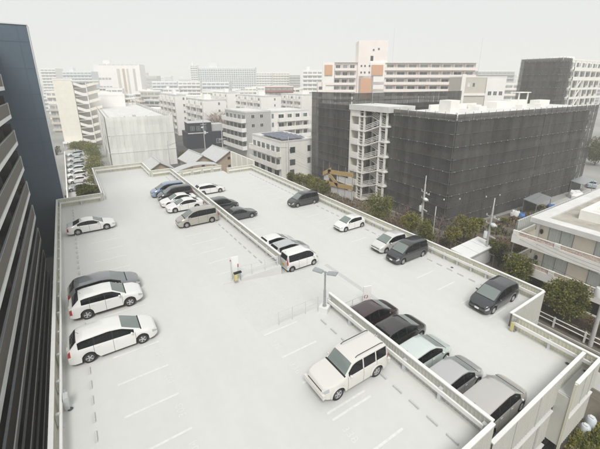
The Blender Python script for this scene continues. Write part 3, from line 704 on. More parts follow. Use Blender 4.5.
    if kind in ('offroad', ):
        for side in (1, -1):
            q = MB(); y = side * .60; z = 1.80
            q.tube([(L / 2 - 2.15, y, z - .02), (L / 2 - 2.3, y, z + .045), (L / 2 - 4.0, y, z + .04), (L / 2 - 4.15, y, z - .03)], .02, 6); q.build('roof_rail', M['black'], root)
            for xw in (xf, xr):
                q = MB(); n = 12
                for k in range(n):
                    a0, a1 = PI * k / n, PI * (k + 1) / n; r0, r1 = Rw + .05, Rw + .12
                    f_ = lambda r, a, y: (L / 2 - xw + r * math.cos(a), side * y, Rw + r * math.sin(a))
                    q.hexa([f_(r0, a0, W / 2 - .05), f_(r1, a0, W / 2 - .05), f_(r1, a1, W / 2 - .05), f_(r0, a1, W / 2 - .05)], [f_(r0, a0, W / 2 + .03), f_(r1, a0, W / 2 + .03), f_(r1, a1, W / 2 + .03), f_(r0, a1, W / 2 + .03)])
                q.build('wheel_arch', pm, root)
        BX('bumper', pm, root, L / 2 - .05, L / 2 + .1, -.86, .86, .5, .74); BX('bumper', pm, root, -L / 2 - .1, -L / 2 + .05, -.86, .86, .5, .72)
    if roof_col is not None:
        pass
    return root
CARCACHE = {}

def car_at(label, kind, col, xfw, yc, z, face, **k):
    """face +1: nose towards +X; xfw = world x of the front axle"""
    T = TYPES[kind]; cx = xfw - face * (T['L'] / 2 - T['FO'])
    return make_car(label, kind, col, (cx, yc, z), 0 if face > 0 else PI, **k)
WH = (0.72, 0.72, 0.70); SIL = (0.45, 0.46, 0.46)
car_at('white saloon alone at the far end of the left row', 'sedan', WH, 1.66, 42.65, 0, 1)
car_at('dark silver estate car half hidden behind the white SUV in the left row', 'lowvan', (0.20, 0.205, 0.215), 1.75, 28.0, 0, 1, metal=.5)
car_at('white SUV in the left row right beside the dark silver estate car', 'suv', WH, 1.6, 26.05, 0, 1)
car_at('long low white people carrier, nearest car of the left row', 'lowvan', WH, 1.64, 21.45, 0, 1)
GU = 'cars nosed out from the far dividing barrier on the upper deck'
car_at('beige silver minivan nearest in the row by the far dividing barrier', 'minivan', (0.40, 0.375, 0.33), 9.1, 38.2, 0, -1, group=GU, metal=.4)
car_at('white saloon next behind the beige silver minivan', 'sedan', WH, 9.25, 43.7, 0, -1, group=GU)
car_at('white saloon between the dark minivan and the other white saloon', 'sedan', (0.74, 0.74, 0.71), 9.1, 46.2, 0, -1, group=GU)
car_at('black minivan between the blue car and the white saloons', 'minivan', (0.012, 0.013, 0.016), 9.3, 48.7, 0, -1, group=GU, metal=.2)
car_at('pale blue van at the far end of the row by the dividing barrier', 'minivan', (0.20, 0.29, 0.42), 8.9, 51.2, 0, -1, group=GU, metal=.4)
car_at('white boxy off-road car with roof rails parked alone by the near dividing barrier', 'offroad', (0.64, 0.63, 0.59), 9.15, 11.6, 0, -1)
GN = 'cars backed up to the near dividing barrier on the lower deck'
car_at('dark maroon hatchback farthest in the row behind the near dividing barrier', 'compact', (0.035, 0.014, 0.016), 17.5, 15.5, ZR, 1, group=GN, metal=.4)
car_at('black brown hatchback between the maroon car and the pale mint car', 'compact', (0.022, 0.018, 0.018), 17.75, 13.2, ZR, 1, group=GN, metal=.4)
car_at('pale mint green hatchback in the middle of the row behind the near dividing barrier', 'compact', (0.60, 0.67, 0.64), 17.35, 10.95, ZR, 1, group=GN, metal=.2)
car_at('silver grey hatchback between the mint car and the silver brown van', 'compact', (0.54, 0.54, 0.535), 17.25, 8.75, ZR, 1, group=GN, metal=.5)
car_at('pale brownish silver minivan nearest in the row, beside the end wall of the lower deck', 'minivan', (0.56, 0.54, 0.51), 17.7, 6.55, ZR, 1, group=GN, metal=.5)
GF = 'cars backed up to the far dividing barrier on the lower deck'
car_at('white boxy microvan with yellow plate beside the ramp on the lower deck', 'keivan', WH, 17.55, 25.6, ZR, 1, group=GF, plate='plate_yellow')
car_at('silver hatchback between the white boxy microvan and a white hatchback', 'compact', (0.52, 0.53, 0.54), 17.9, 27.95, ZR, 1, group=GF, metal=.4)
car_at('white hatchback beyond the silver hatchback, backed up to the far dividing barrier', 'hatch', WH, 17.6, 30.2, ZR, 1, group=GF)
car_at('dark grey saloon poking out from behind the far dividing barrier', 'sedan', (0.024, 0.028, 0.034), 17.95, 40.3, ZR, 1, group=GF, metal=.4)
car_at('black box-shaped van behind the far dividing barrier next to the dark grey saloon', 'minivan', (0.010, 0.012, 0.016), 17.2, 44.6, ZR, 1, group=GF)
car_at('white estate car farthest behind the far dividing barrier', 'wagon', WH, 18.5, 53.2, ZR, 1, group=GF)
GR = 'cars backed up to the right barrier of the lower deck'
car_at('dark grey minivan farthest along the right barrier near the shrubs', 'minivan', (0.018, 0.02, 0.024), 25.0, 40.3, ZR, -1, group=GR, metal=.4)
car_at('small white hatchback alone in the middle of the right row', 'hatch', WH, 25.2, 30.0, ZR, -1, group=GR)
car_at('pearl white hatchback tucked beside the black minivan', 'compact', (0.66, 0.66, 0.64), 25.15, 23.5, ZR, -1, group=GR, metal=.2)
car_at('black minivan beside the pearl white hatchback on the right row', 'minivan', (0.017, 0.018, 0.023), 24.8, 20.95, ZR, -1, group=GR, metal=.4)
car_at('dark grey people carrier nearest on the right row at the notch', 'lowvan', (0.021, 0.023, 0.029), 24.6, 11.95, ZR, -1, group=GR, metal=.4)
# street cars below on the left, seen between the dark blue wall and the hedge
GS = 'cars parked in a line beside the side street'
street = [('sedan', (0.30, 0.32, 0.34), 'dark windowed grey saloon nearest in the street row, by the hedge'), ('hatch', WH, 'white hatchback second in the street row'), ('wagon', WH, 'white estate car third in the street row from the hedge'),
          ('compact', (0.68, 0.7, 0.7), 'pale silver hatchback in the middle of the street row'), ('wagon', (0.35, 0.38, 0.42), 'blue grey estate car in the street row beyond the pale silver hatchback'), ('sedan', (0.55, 0.57, 0.58), 'silver saloon next to last in the street row'), ('lowvan', (0.55, 0.62, 0.66), 'pale blue car at the far end of the street row, before the white carport')]
for i, (k_, c_, lb) in enumerate(street):
    p = at(78.5 - i * .4, (188.5, 181, 175.5, 170, 165, 159.5, 154.5)[i] + 1.5)
    make_car(lb, k_, c_, (p.x, p.y, G + .01), R(186), group=GS, detail=False)
p = at(591, 186.5); make_car('silver blue saloon parked on the paved yard beyond the balcony building', 'sedan', (0.30, 0.36, 0.42), (p.x, p.y, G + .01), R(20), detail=False)
p = at(268, 168); make_car('small red car parked by the white three-storey building', 'hatch', (0.45, 0.03, 0.03), (p.x - 1, p.y, G + .01), R(100), detail=False)
p = at(259, 166); make_car('white car parked under the white three-storey building', 'wagon', WH, (p.x - 1, p.y, G + .01), R(100), detail=False)

# ================================================================== BUILDING KIT
class Fc:
    """a facade: origin, direction along it (left to right as seen from outside), outward normal, all in the parent's frame"""
    def __init__(s, O, u, n): s.O = Vector(O); s.u = Vector(u); s.n = Vector(n)
    def P(s, a, o, z): return s.O + s.u * a + s.n * o + Vector((0, 0, z))
    def box(s, q, a0, a1, o0, o1, z0, z1):
        c = ((a0, o1), (a1, o1), (a1, o0), (a0, o0))
        q.hexa([s.P(a, o, z0) for a, o in c], [s.P(a, o, z1) for a, o in c])
def faces(w, d):
    return dict(front=Fc((0, 0, 0), (1, 0, 0), (0, -1, 0)), right=Fc((w, 0, 0), (0, 1, 0), (1, 0, 0)), left=Fc((0, d, 0), (0, -1, 0), (-1, 0, 0)), back=Fc((w, d, 0), (-1, 0, 0), (0, 1, 0)))

def window(parent, f, a, z, w, h, pane='pane_dark', frame='slab_white', mull=True, o=.0):
    q = MB(); t = .06
    f.box(q, a, a + w, o + .005, o + .05, z, z + t); f.box(q, a, a + w, o + .005, o + .05, z + h - t, z + h)
    f.box(q, a, a + t, o + .005, o + .05, z + t, z + h - t); f.box(q, a + w - t, a + w, o + .005, o + .05, z + t, z + h - t)
    if mull: f.box(q, a + w / 2 - t / 2, a + w / 2 + t / 2, o + .005, o + .055, z + t, z + h - t)
    q.m = 1; q.face([f.P(a + t, o + .02, z + t), f.P(a + w - t, o + .02, z + t), f.P(a + w - t, o + .02, z + h - t), f.P(a + t, o + .02, z + h - t)])
    return q.build('window', [M[frame], M[pane]], parent)

def balcony_floor(parent, f, a0, a1, z, dep=1.3, bay=3.2, rail=1.05, m='wall_white', panes=('pane_dark', 'pane_mid', 'pane_pale'), div=True, slab=.2, per_bay=1, rnd=random, clutter=.35, opening=2.0):
    q = MB()
    f.box(q, a0, a1, .0, dep, z - slab, z); f.box(q, a0, a1, dep - .1, dep, z, z + rail)
    f.box(q, a0, a0 + .1, .0, dep - .1, z, z + rail); f.box(q, a1 - .1, a1, .0, dep - .1, z, z + rail)
    n = max(1, round((a1 - a0) / bay)); b = (a1 - a0) / n
    if div:
        for i in range(1, n): f.box(q, a0 + i * b - .05, a0 + i * b + .05, .02, dep - .1, z, z + opening + .35)
    q.build('balcony', M[m], parent)
    for i in range(n):
        window(parent, f, a0 + i * b + b * .14, z + .08, b * .66, opening, rnd.choice(panes))

def building(label, P, rz, w, d, h, wall='wall_white', roof='roof_white', cat='building', name='apartment_building', group=None, base=G, parapet=.6, hut=None):
    t = thing(name, label, cat, (P[0], P[1], base), rz, group)
    BX('wall', M[wall], t, 0, w, 0, d, 0, h)
    q = MB(); q.box(-.06, w + .06, -.06, d + .06, h, h + .12)
    if parapet:
        for b in ((-.06, w + .06, -.06, .12), (-.06, w + .06, d - .12, d + .06), (-.06, .12, .12, d - .12), (w - .12, w + .06, .12, d - .12)): q.box(b[0], b[1], b[2], b[3], h + .12, h + .12 + parapet)
    q.build('roof', M[roof], t)
    for hb in (hut or []): BX('rooftop_hut', M[wall], t, *hb)
    return t, faces(w, d)
AX = -YAW   # facing the viewer squarely

# ------------------------------------------------------------------ apartment block on the left
lt = thing('apartment_block', 'tall apartment block with taupe balconies and a dark blue end wall, left edge', 'apartment block', (-6.3, 20, G))
def lpart(q, nm, m, smooth=None):
    q.v = [(x + 6.3, y - 20, z - G) for x, y, z in q.v]; return q.build(nm, m if isinstance(m, list) else M[m], lt, smooth)
q = MB(); q.box(-16, -6.3, 34, 54.4, G, 21.2); q.box(-16, -6.3, 22, 34, G, 11.0); q.box(-16, -6.3, -12, 22, G, 5.6); lpart(q, 'wall', 'taupe_dark')  # lower near boxes are an invented step that lets sun reach the deck
q = MB(); q.box(-16, -2.15, 54.5, 57.5, G, 21.7); lpart(q, 'end_wall', 'navy_wall')
q = MB()
for k in range(10): q.box(-16, -2.16, 54.485, 54.5, -6.2 + 2.9 * k, -6.17 + 2.9 * k)
for x in (-3.1, -5.2): q.box(x, x + .025, 54.486, 54.5, G, 21.6)
lpart(q, 'wall_joint', 'joint_blue')
q = MB(); q.box(-2.15, -2.09, 54.48, 57.5, G, 21.75); q.box(-16, -2.09, 54.42, 57.56, 21.72, 21.84); lpart(q, 'edge_trim', 'slab_white')
rb = random.Random(3)
for k in range(10):
    zt = -5.43 + 2.7 * k; zf = zt - 1.15; ys = -12 if k <= 4 else (22 if k <= 6 else 34)     # unseen near floors left out, shaped to keep the block's shadow off the deck
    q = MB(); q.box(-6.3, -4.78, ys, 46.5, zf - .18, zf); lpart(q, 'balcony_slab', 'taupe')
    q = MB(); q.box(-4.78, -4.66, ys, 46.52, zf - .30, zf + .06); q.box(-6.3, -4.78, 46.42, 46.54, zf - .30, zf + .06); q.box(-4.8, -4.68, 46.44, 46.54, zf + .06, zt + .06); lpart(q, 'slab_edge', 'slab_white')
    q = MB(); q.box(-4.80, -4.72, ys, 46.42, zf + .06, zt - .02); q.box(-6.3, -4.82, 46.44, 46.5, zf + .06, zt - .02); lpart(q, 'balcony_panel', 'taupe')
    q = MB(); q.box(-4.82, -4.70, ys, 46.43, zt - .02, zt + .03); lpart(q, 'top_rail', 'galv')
    y = 44.0; i = 0
    while y > max(2, ys + .5):
        f = Fc((0, y - 20, zf - G), (0, 1, 0), (1, 0, 0))
        if i % 2 == 0:
            q = MB(); q.box(-6.28, -4.82, y + 1.9, y + 1.95, zf, zt + .75); lpart(q, 'divider', 'taupe_dark')
        window(lt, f, -1.2, .1, 2.3, 1.95, rb.choice(['pane_dark', 'pane_mid', 'pane_dark']), 'galv'); y -= 3.1; i += 1
# things on the balconies
def potted(x, y, z, lab):
    t = thing('potted_plant', lab, 'plant', (x, y, z)); q = MB(); q.lathe([(.001, 0), (.16, 0), (.22, .34), (.19, .34), (.19, .28), (.001, .28)], 12, axis='Z'); q.build('pot', M['terracotta'], t)
    q = MB(); r_ = random.Random(int(y * 10))
    for i in range(160):
        a = r_.uniform(0, 2 * PI); rr = r_.uniform(0, .4); zz = r_.uniform(.35, 1.25); p = Vector((rr * math.cos(a), rr * math.sin(a), zz)); v1 = Vector((r_.uniform(-1, 1), r_.uniform(-1, 1), r_.uniform(-.3, 1))).normalized() * .16; v2 = v1.cross(Vector((r_.uniform(-1, 1), r_.uniform(-1, 1), 1))).normalized() * .05
        q.face([p - v2, p + v1 * .5 - v2 * .2, p + v1, p + v2])
    q.build('foliage', M['leaf_dry' if int(y) % 2 else 'leaf_yellow'], t)
zf = -5.43 + 2.7 * 4 - 1.15
potted(-5.25, 45.4, zf, 'potted plant with dry leaves at the end of a taupe balcony'); potted(-5.3, 44.4, zf, 'potted plant with yellow green leaves next to the dry plant on the balcony')
zf = -5.43 + 2.7 * 3 - 1.15
t = thing('drying_rack', 'rack of pale laundry with a blue cloth standing on a balcony', 'laundry rack', (-5.5, 37.8, zf))
q = MB()
for y in (-1.2, 1.2): q.tube([(-.3, y, 0), (0, y, 1.5), (.3, y, 0)], .02, 5)
q.tube([(0, -1.3, 1.5), (0, 1.3, 1.5)], .02, 5); q.build('frame', M['galv'], t)
for i, (a, b_, l, m_) in enumerate(((-1.1, -.5, 1.1, 'laundry'), (-.4, .1, .8, 'tarp_blue'), (.2, .9, 1.2, 'cloth_white'))):
    q = MB(); q.box(-.03, .03, a, b_, 1.5 - l, 1.52); q.build('cloth', M[m_], t)

# ------------------------------------------------------------------ white stair-tower block (far left)
P = atY(52, 80, 150); P2 = atY(98, 90, 150); hh = P.z - G
t, f = building('pale beige apartment block with a zigzag open staircase, beyond the side street', (P.x, 150), 0, 5.6, 9, hh, 'wall_cream', 'wall_pale', parapet=.3)
q = MB(); q.box(5.7, P2.x - P.x, 4.2, 9, 0, hh - 1); q.build('wall', M['wall_pale'], t)
fr = f['front']; X1 = P2.x - P.x
for k in range(8):
    z = hh - 2.6 - k * 2.75
    if z < 0: continue
    q = MB(); xa, xb = 5.75, 9.6
    q.hexa([(xa, -.1, z + 1.0), (xa + 2.4, -.1, z), (xa + 2.4, .05, z), (xa, .05, z + 1.0)], [(xa, -.1, z + 2.0), (xa + 2.4, -.1, z + 1.0), (xa + 2.4, .05, z + 1.0), (xa, .05, z + 2.0)])
    fr.box(q, xa + 2.4, xb, -.05, .1, z, z + 1.0); q.box(xa, xb, .05, 4.2, z - .12, z); q.build('stair_landing', M['wall_white'], t)
    q = MB(); q.box(xb - .25, xb, -.02, .3, z + 1.0, z + 2.63); q.build('column', M['wall_pale'], t)
    q = MB(); xa, xb = 9.7, X1 + .5
    q.hexa([(xa, -.1, z + .3), (xb, -.1, z + 1.3), (xb, .05, z + 1.3), (xa, .05, z + .3)], [(xa, -.1, z + 1.3), (xb, -.1, z + 2.2), (xb, .05, z + 2.2), (xa, .05, z + 1.3)]); q.build('stair_flight', M['wall_cream'], t)
q = MB(); q.box(5.3, X1 + .6, -.5, 9, hh - .3, hh); q.build('roof', M['wall_pale'], t)
t, f = building('low stepped white building between the staircase block and the white sheeted building', (atY(97, 100, 165).x, 165), 0, 10, 10, atY(97, 96, 165).z - G, 'wall_pale', 'wall_pale', hut=[(0, 5, 2, 8, atY(97, 96, 165).z - G, atY(97, 92, 165).z - G)])

# ------------------------------------------------------------------ scaffolded buildings
def sheeted(label, P, rz, w, d, h, net, net_top, sides, wall='wall_grey', roof='roof_white', seams=(), lift=1.9, dots=True, inset=1.1, name='scaffolded_building', ledger='pipe_grey', base=G, dark=(0, 0)):
    t = thing(name, label, 'building', (P[0], P[1], base), rz)
    BX('wall', M[wall], t, inset, w - inset, inset, d - inset, 0, h)
    q = MB(); q.box(inset - .1, w - inset + .1, inset - .1, d - inset + .1, h, h + .35); q.build('roof', M[roof], t)
    F_ = faces(w, d); rn = random.Random(int(w * 7 + d))
    nf = int(h / 2.85)
    for sd in sides:
        fc = F_[sd]; L = w if sd in ('front', 'back') else d
        cuts = [0] + [s for s in seams if s < L and sd in ('front',)] + [L]
        for a, b in zip(cuts, cuts[1:]):
            q = MB(); ns = max(1, round((b - a - .3) / 1.8)); step = (b - a - .3) / ns; zz = [0.0]
            while zz[-1] < net_top - .4: zz.append(min(net_top, zz[-1] + lift / 2))
            for i in range(ns):
                grid = {}; tilt = rn.uniform(-.03, .03)
                for c in range(3):
                    for j, z in enumerate(zz):
                        bulge = .0 if c != 1 else -.05 - rn.uniform(0, .06)
                        if j % 2 == 1: bulge -= rn.uniform(0, .06)
                        grid[c, j] = len(q.v); q.v.append(tuple(fc.P(a + .15 + step * i + .01 + (step - .02) * c / 2, bulge + rn.uniform(-.015, .015) + tilt * (c - 1), z)))
                for c in range(2):
                    for j in range(len(zz) - 1):
                        q.f.append((grid[c, j], grid[c + 1, j], grid[c + 1, j + 1], grid[c, j + 1])); q.mi.append(0)
            q.build('safety_net', M[net], t)
        if net == 'net_dark':     # balcony fronts of the wrapped building, dimly seen through the netting
            for k in range(nf):
                q = MB(); fc.box(q, inset + .3, L - inset - .3, -inset + .004, -inset + .35, 2.85 * k + 2.6, 2.85 * k + 3.75 if k < nf - 1 else 2.85 * k + 2.85); q.build('balcony_front', M['wall_warm'], t)
        z = lift; kk = 0
        while z < net_top - .2:
            q = MB(); q.tube([fc.P(0, .05, z), fc.P(L, .05, z)], .02 if kk % 2 else .03, 5); q.m = 1
            if dots and kk % 2 == 0:
                a = .9
                while a < L: fc.box(q, a - .035, a + .035, .05, .10, z - .06, z + .04); a += 1.83
            q.build('scaffold_pipe', [M[ledger], M['slab_white']], t)
            q = MB(); fc.box(q, 0, L, -inset + .15, -.22, z - .08, z - .02); q.build('scaffold_walkway', M['galv'], t)
            z += lift; kk += 1
        a = 0.0
        while a <= L + .01:
            q = MB(); q.tube([fc.P(a, -.12, 0), fc.P(a, -.12, net_top)], .035, 5); q.build('scaffold_standard', M['pipe_grey'], t); a += max(1.83, L / 24)
    return t, F_
# near long slab: west face X=46.5, south face Y~28.5
cr = at(588, 182, G)
ang = math.atan2(cr.y - 30.6, cr.x - 46.5) if True else 0
ang = R(-2.6)
sl, F_ = sheeted('long flat-roofed building wholly wrapped in dark scaffold netting behind the utility poles', (46.5, 30.6), ang, 45.5, 13.2, 17.4, 'net_dark', 18.3, ('front', 'left'), seams=(24.4,))
for (x, y, wx, wy, hz) in ((3.5, 4, 2.2, 2.2, 1.9), (8, 7.5, 1.6, 1.6, .7), (12.5, 5, 2.0, 1.5, .6), (16, 8, 1.6, 1.6, .6), (5.5, 9.5, 5, .4, .9), (20, 6.5, 5, 2.5, 1.1), (27, 8, 6, 2.2, 1.2), (31.5, 4.5, 1.4, 1.4, .6), (36, 7, 4, 2, 1.0), (12, 10, 7, .5, .8), (24, 4, 1.4, 1.4, .6)):
    BX('roof_unit', M['wall_white'], sl, x, x + wx, y, y + wy, 17.75, 17.85 + hz)
q = MB(); q.box(29, 33, 7.5, 9.5, 20.4, 20.55); q.box(29.3, 29.5, 7.8, 8, 17.75, 20.4); q.box(32.5, 32.7, 7.8, 8, 17.75, 20.4); q.build('roof_shelter', M['wall_white'], sl)
# recessed dark joint between the long net sheets of the west face is open: the second slab behind, netted end
s2, F2 = sheeted('tall netted end of a second block behind the white stair tower', (47.0, 54.2), 0, 36, 13.8, 17.6, 'net_dark', 20.4, ('front', 'left'), dots=False)
BX('rooftop_net_frame', M['galv'], s2, 0, 36, 0, .05, 20.38, 20.44)
# white open stair tower between them
t = thing('stair_tower', 'white steel open stair tower between two netted blocks', 'stair tower', (46.2, 43.6, G))
for y in (.2, 1.7, 5.9, 7.2):
    for x in (.05, 3.6): BX('column', M['wall_white'], t, x, x + .3, y, y + .3, 0, 17.4)
q = MB(); q.box(-.3, 6.5, -.3, 10.0, 17.4, 18.4); q.build('roof', M['roof_white'], t)
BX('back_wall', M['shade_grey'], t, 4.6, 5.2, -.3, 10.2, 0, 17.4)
BX('side_wall', M['wall_cream'], t, .2, 4.6, 9.6, 10.2, 0, 17.4)
for k in range(7):
    z = .1 + 2.72 * k
    q = MB(); q.box(.0, 4.6, 5.6, 9.6, z - .2, z); q.build('landing', M['wall_white'], t)
    q = MB(); q.box(.0, 4.6, .0, 2.0, z - .2 - 1.36, z - 1.36) if k else q.box(.0, 4.6, .0, 2.0, z - .1, z); q.build('half_landing', M['wall_white'], t)
    q = MB(); q.box(-.02, .06, 7.5, 9.6, z, z + 1.05); q.build('landing_rail', M['wall_white'], t)
    for zz in (.55, 1.0, 1.6):
        q = MB(); q.box(.1, .2, .5, 1.7, z + zz, z + zz + .07); q.build('cross_bar', M['wall_white'], t); q = MB(); q.box(.1, .2, 6.2, 7.2, z + zz, z + zz + .07); q.build('cross_bar', M['wall_white'], t)
    window(t, Fc((4.6, 9.4, z), (0, -1, 0), (-1, 0, 0)), .2, .1, 1.0, 2.0, 'pane_dark')
    if k == 6: continue
    for (y0, y1, za, zb, x0) in ((5.7, 2.0, z, z + 1.36, .1), (2.0, 5.7, z + 1.36, z + 2.72, 1.7)):
        q = MB(); q.hexa([(x0, y0, za - .2), (x0 + 1.4, y0, za - .2), (x0 + 1.4, y1, zb - .2), (x0, y1, zb - .2)], [(x0, y0, za), (x0 + 1.4, y0, za), (x0 + 1.4, y1, zb), (x0, y1, zb)]); q.build('stair_flight', M['wall_white'], t)
        for zz in (.35, .65, .95):
            q = MB(); q.bar((x0 - .03, y0, za + zz), (x0 - .03, y1, zb + zz), .06, .10); q.build('stair_rail', M['wall_white'], t)
# plywood site stair
t = thing('site_stair', 'temporary zigzag site stair boarded with yellow plywood by the white stair tower', 'stair', (44.2, 53.2, G))
for (y0, z0, y1, z1) in ((4.6, 1.7, .6, 2.1), (.6, 2.1, -3.4, 2.6), (4.6, 4.3, .6, 4.7), (.6, 4.7, -3.4, 5.2), (6.4, 3.4, 3.6, 4.9), (4.4, 3.9, 1.2, 2.0), (6.8, .6, 4.2, 2.2)):
    q = MB(); q.hexa([(0, y0, z0 - .35), (.1, y0, z0 - .35), (.1, y1, z1 - .35), (0, y1, z1 - .35)], [(0, y0, z0 + .55), (.1, y0, z0 + .55), (.1, y1, z1 + .55), (0, y1, z1 + .55)]); q.build('plywood_board', M['plywood'], t)
for y in (-3.2, -1.0, 1.2, 4.2, 6.4): q = MB(); q.tube([(.15, y, 0), (.15, y, 6.4)], .04, 6); q.build('standard', M['galv'], t)
for (y0, y1, z0, z1) in ((-3.3, 1.8, 2.9, 4.2), (-3.3, 3.6, .0, 1.7), (4.4, 6.2, 2.2, 3.6)): q = MB(); q.box(.2, .3, y0, y1, z0, z1); q.build('white_sheet', M['cloth_white'], t)
# second netted slab: netted west end, open white frames along its south side (right background)
D = 112
def frontal(px0, px1, pyt, D): a, b = atD(px0, pyt, D), atD(px1, pyt, D); return a, (b - a).length, a.z - G
K = atD(564, 56.5, D); h_ = K.z - G
r1 = ray(521.5, 58); r2 = ray(573, 60); r3 = ray(640, 60)
wy = K.x / r1.x * r1.y - K.y; wx = K.y / r2.y * r2.x - K.x; w_ = 26.0
sheeted('dark netted end of a block rising beyond the white roof at the right', (K.x, K.y), 0, wx, wy, h_ - 1.0, 'net_dark', h_, ('front', 'left'), dots=True, inset=.8)
t, f = building('white balcony block with braced open frames beside the netted block at the right', (K.x + wx + .1, K.y + .6), 0, w_, wy - 2, h_ - .8, 'wall_white', 'wall_pale', parapet=.4)
nb = 6; bw = w_ / nb; nfl = int(h_ / 2.85); hq = h_ - .8
for k in range(nfl):
    z = hq - 2.85 * (k + 1)
    q = MB(); fr = f['front']; fr.box(q, 0, w_, 0, 1.5, z - .3, z + .15); fr.box(q, 0, w_, 1.3, 1.5, z + .15, z + .8 if k < 2 else z + .3)
    q.build('balcony', M['wall_white'], t)
    for i in range(nb):
        window(t, fr, i * bw + .6, z + .3, bw * .38, 2.0, random.choice(['pane_dark', 'pane_mid', 'pane_dark'])); window(t, fr, i * bw + bw * .62, z + 1.0, bw * .22, 1.2, 'pane_dark')
        if k >= 2 and i == 1:
            q = MB(); q.bar(fr.P(i * bw + .2, 1.45, z + .2), fr.P(i * bw + bw * .5, 1.45, z + 2.5), .22); q.bar(fr.P(i * bw + bw * .5, 1.45, z + 2.5), fr.P(i * bw + bw - .2, 1.45, z + .2), .22); q.build('brace', M['wall_white'], t)
for i in range(nb + 1):
    q = MB(); f['front'].box(q, max(0, i * bw - .2), i * bw + .2, 1.31, 1.55, 0, hq); q.build('column', M['wall_white'], t)
q = MB(); q.box(w_ * .2, w_ * .4, 3, 8, hq + .12, hq + 1.5); q.build('rooftop_hut', M['wall_pale'], t)

# white sheeted building beyond the corner of the deck
pts = [at(104, 118, 6.8), at(172.5, 114, 6.8), at(155, 102.5, 6.8), at(93, 103.5, 6.8)]
rzw = R(-2); r_ = ray(172.5, 114); ww = pts[0].y / r_.y * r_.x - pts[0].x; dd = pts[3].y - pts[0].y; print('sheeted', pts[0], ww, dd)
t, f = sheeted('large white building draped all round in pale scaffold sheeting', (pts[0].x, pts[0].y), rzw, ww, dd, 12.6, 'net_white', 13.9, ('front', 'left', 'right', 'back'), wall='wall_pale', dots=False, ledger='cloth_white', inset=.8, lift=4.6)
for b in ((ww * .3, ww * .32, 6, 6.4), (ww * .45, ww * .5, 9, 10), (ww * .62, ww * .64, 5, 5.4)): BX('roof_vent', M['wall_grey'], t, *b, 12.95, 13.5)
BX('roof_pipe', M['wall_grey'], t, 1.4, 1.6, 2, dd * .8, 12.95, 13.1)

# ------------------------------------------------------------------ houses
def gable_house(label, P, rz, w, d, he, hr, wall='wall_tan', roof='roof_grey', base=G, wins=()):
    t = thing('house', label, 'house', (P[0], P[1], base), rz)
    q = MB(); q.box(0, w, 0, d, 0, he)
    for y in (0, d): q.face([(0, y, he), (w, y, he), (w / 2, y, hr - .12)])
    q.build('wall', M[wall], t)
    q = MB(); o = .5; e = .45
    for s in (-1, 1):
        xe = w / 2 + s * (w / 2 + o); ze = he - o * (hr - he) / (w / 2)
        q.hexa([(w / 2, -e, hr - .1), (xe, -e, ze - .1), (xe, d + e, ze - .1), (w / 2, d + e, hr - .1)], [(w / 2, -e, hr + .06), (xe, -e, ze + .06), (xe, d + e, ze + .06), (w / 2, d + e, hr + .06)])
    q.box(w / 2 - .15, w / 2 + .15, -e, d + e, hr + .02, hr + .16); q.build('roof', M[roof], t)
    F_ = faces(w, d)
    for sd, a, z, ww_, hh_ in wins: window(t, F_[sd], a, z, ww_, hh_, 'pane_dark', 'dark_steel')
    return t
pA = at(159.5, 162, -1.6); gable_house('small grey roofed house directly behind the deck corner', (pA.x - 2.8, pA.y), 0, 5.6, 7.5, 3.6, 5.3, wins=(('front', 1.6, 2.7, 2.2, .35),))
pB = at(202.5, 155, -1.5); gable_house('tan gabled house with pale grey roof, left one of a pair behind the far barrier', (pB.x - 2.6, pB.y), R(4), 5.2, 9, 3.7, 5.4, wins=(('front', 2.2, 2.6, .8, .6),))
pC = at(229, 151, -1.2); gable_house('tan gabled house with pale grey roof, right one of a pair behind the far barrier', (pC.x - 3.4, pC.y), R(4), 7.0, 10, 3.7, 5.8, wins=(('front', 3.0, 3.6, .7, .7), ('front', 3.0, 1.6, .7, .6)))
t = thing('shed', 'low curved grey canopy roof outside the far barrier of the lower deck', 'canopy', (15.5, 68.5, G))
q = MB(); n = 10
for i in range(n):
    a0, a1 = i / n, (i + 1) / n; f_ = lambda a: (a * 9, .6 + 1.8 * math.sin(PI * a * .8), 5.9 + .5 * math.sin(PI * a * .9))
    p, r_ = f_(a0), f_(a1); q.hexa([(p[0], p[1] - 1, p[2]), (r_[0], r_[1] - 1, r_[2]), (r_[0], r_[1] + 2, r_[2]), (p[0], p[1] + 2, p[2])], [(p[0], p[1] - 1, p[2] + .12), (r_[0], r_[1] - 1, r_[2] + .12), (r_[0], r_[1] + 2, r_[2] + .12), (p[0], p[1] + 2, p[2] + .12)])
q.build('roof', M['stop_grey'], t)
for x in (.6, 4.5, 8.4): BX('post', M['galv'], t, x, x + .12, 1.2, 1.32, 0, 6.0)
# dark navy house
a = atY(186.5, 131, 124); b = atY(231, 131, 124)
t = thing('house', 'dark navy two-storey house with a flat roof and a pale ledge', 'house', (a.x, 124, G), R(-6))
w_ = b.x - a.x; BX('wall', M['wall_navy'], t, 0, w_, 0, 10, 0, 5.6); BX('upper_wall', M['wall_navy'], t, .8, w_ * .55, 1.2, 8, 5.6, 8.8)
q = MB(); q.box(.7, w_ * .56, 1.1, 8.1, 8.8, 8.95); q.build('roof', M['roof_grey'], t); BX('ledge', M['slab_white'], t, .4, w_ * .45, -.15, .0, 5.3, 5.6)
BX('bay', M['roof_grey'], t, w_ * .55, w_ * .82, 2, 7, 5.6, 8.0)
fr = Fc((0, 1.2, 0), (1, 0, 0), (0, -1, 0))
for x in (1.6, 3.6, 5.6): window(t, fr, x, 6.2, 1.4, 1.5, 'pane_mid', 'galv')
window(t, faces(w_, 10)['front'], w_ * .62, 1.5, 2, 1.6, 'pane_mid')
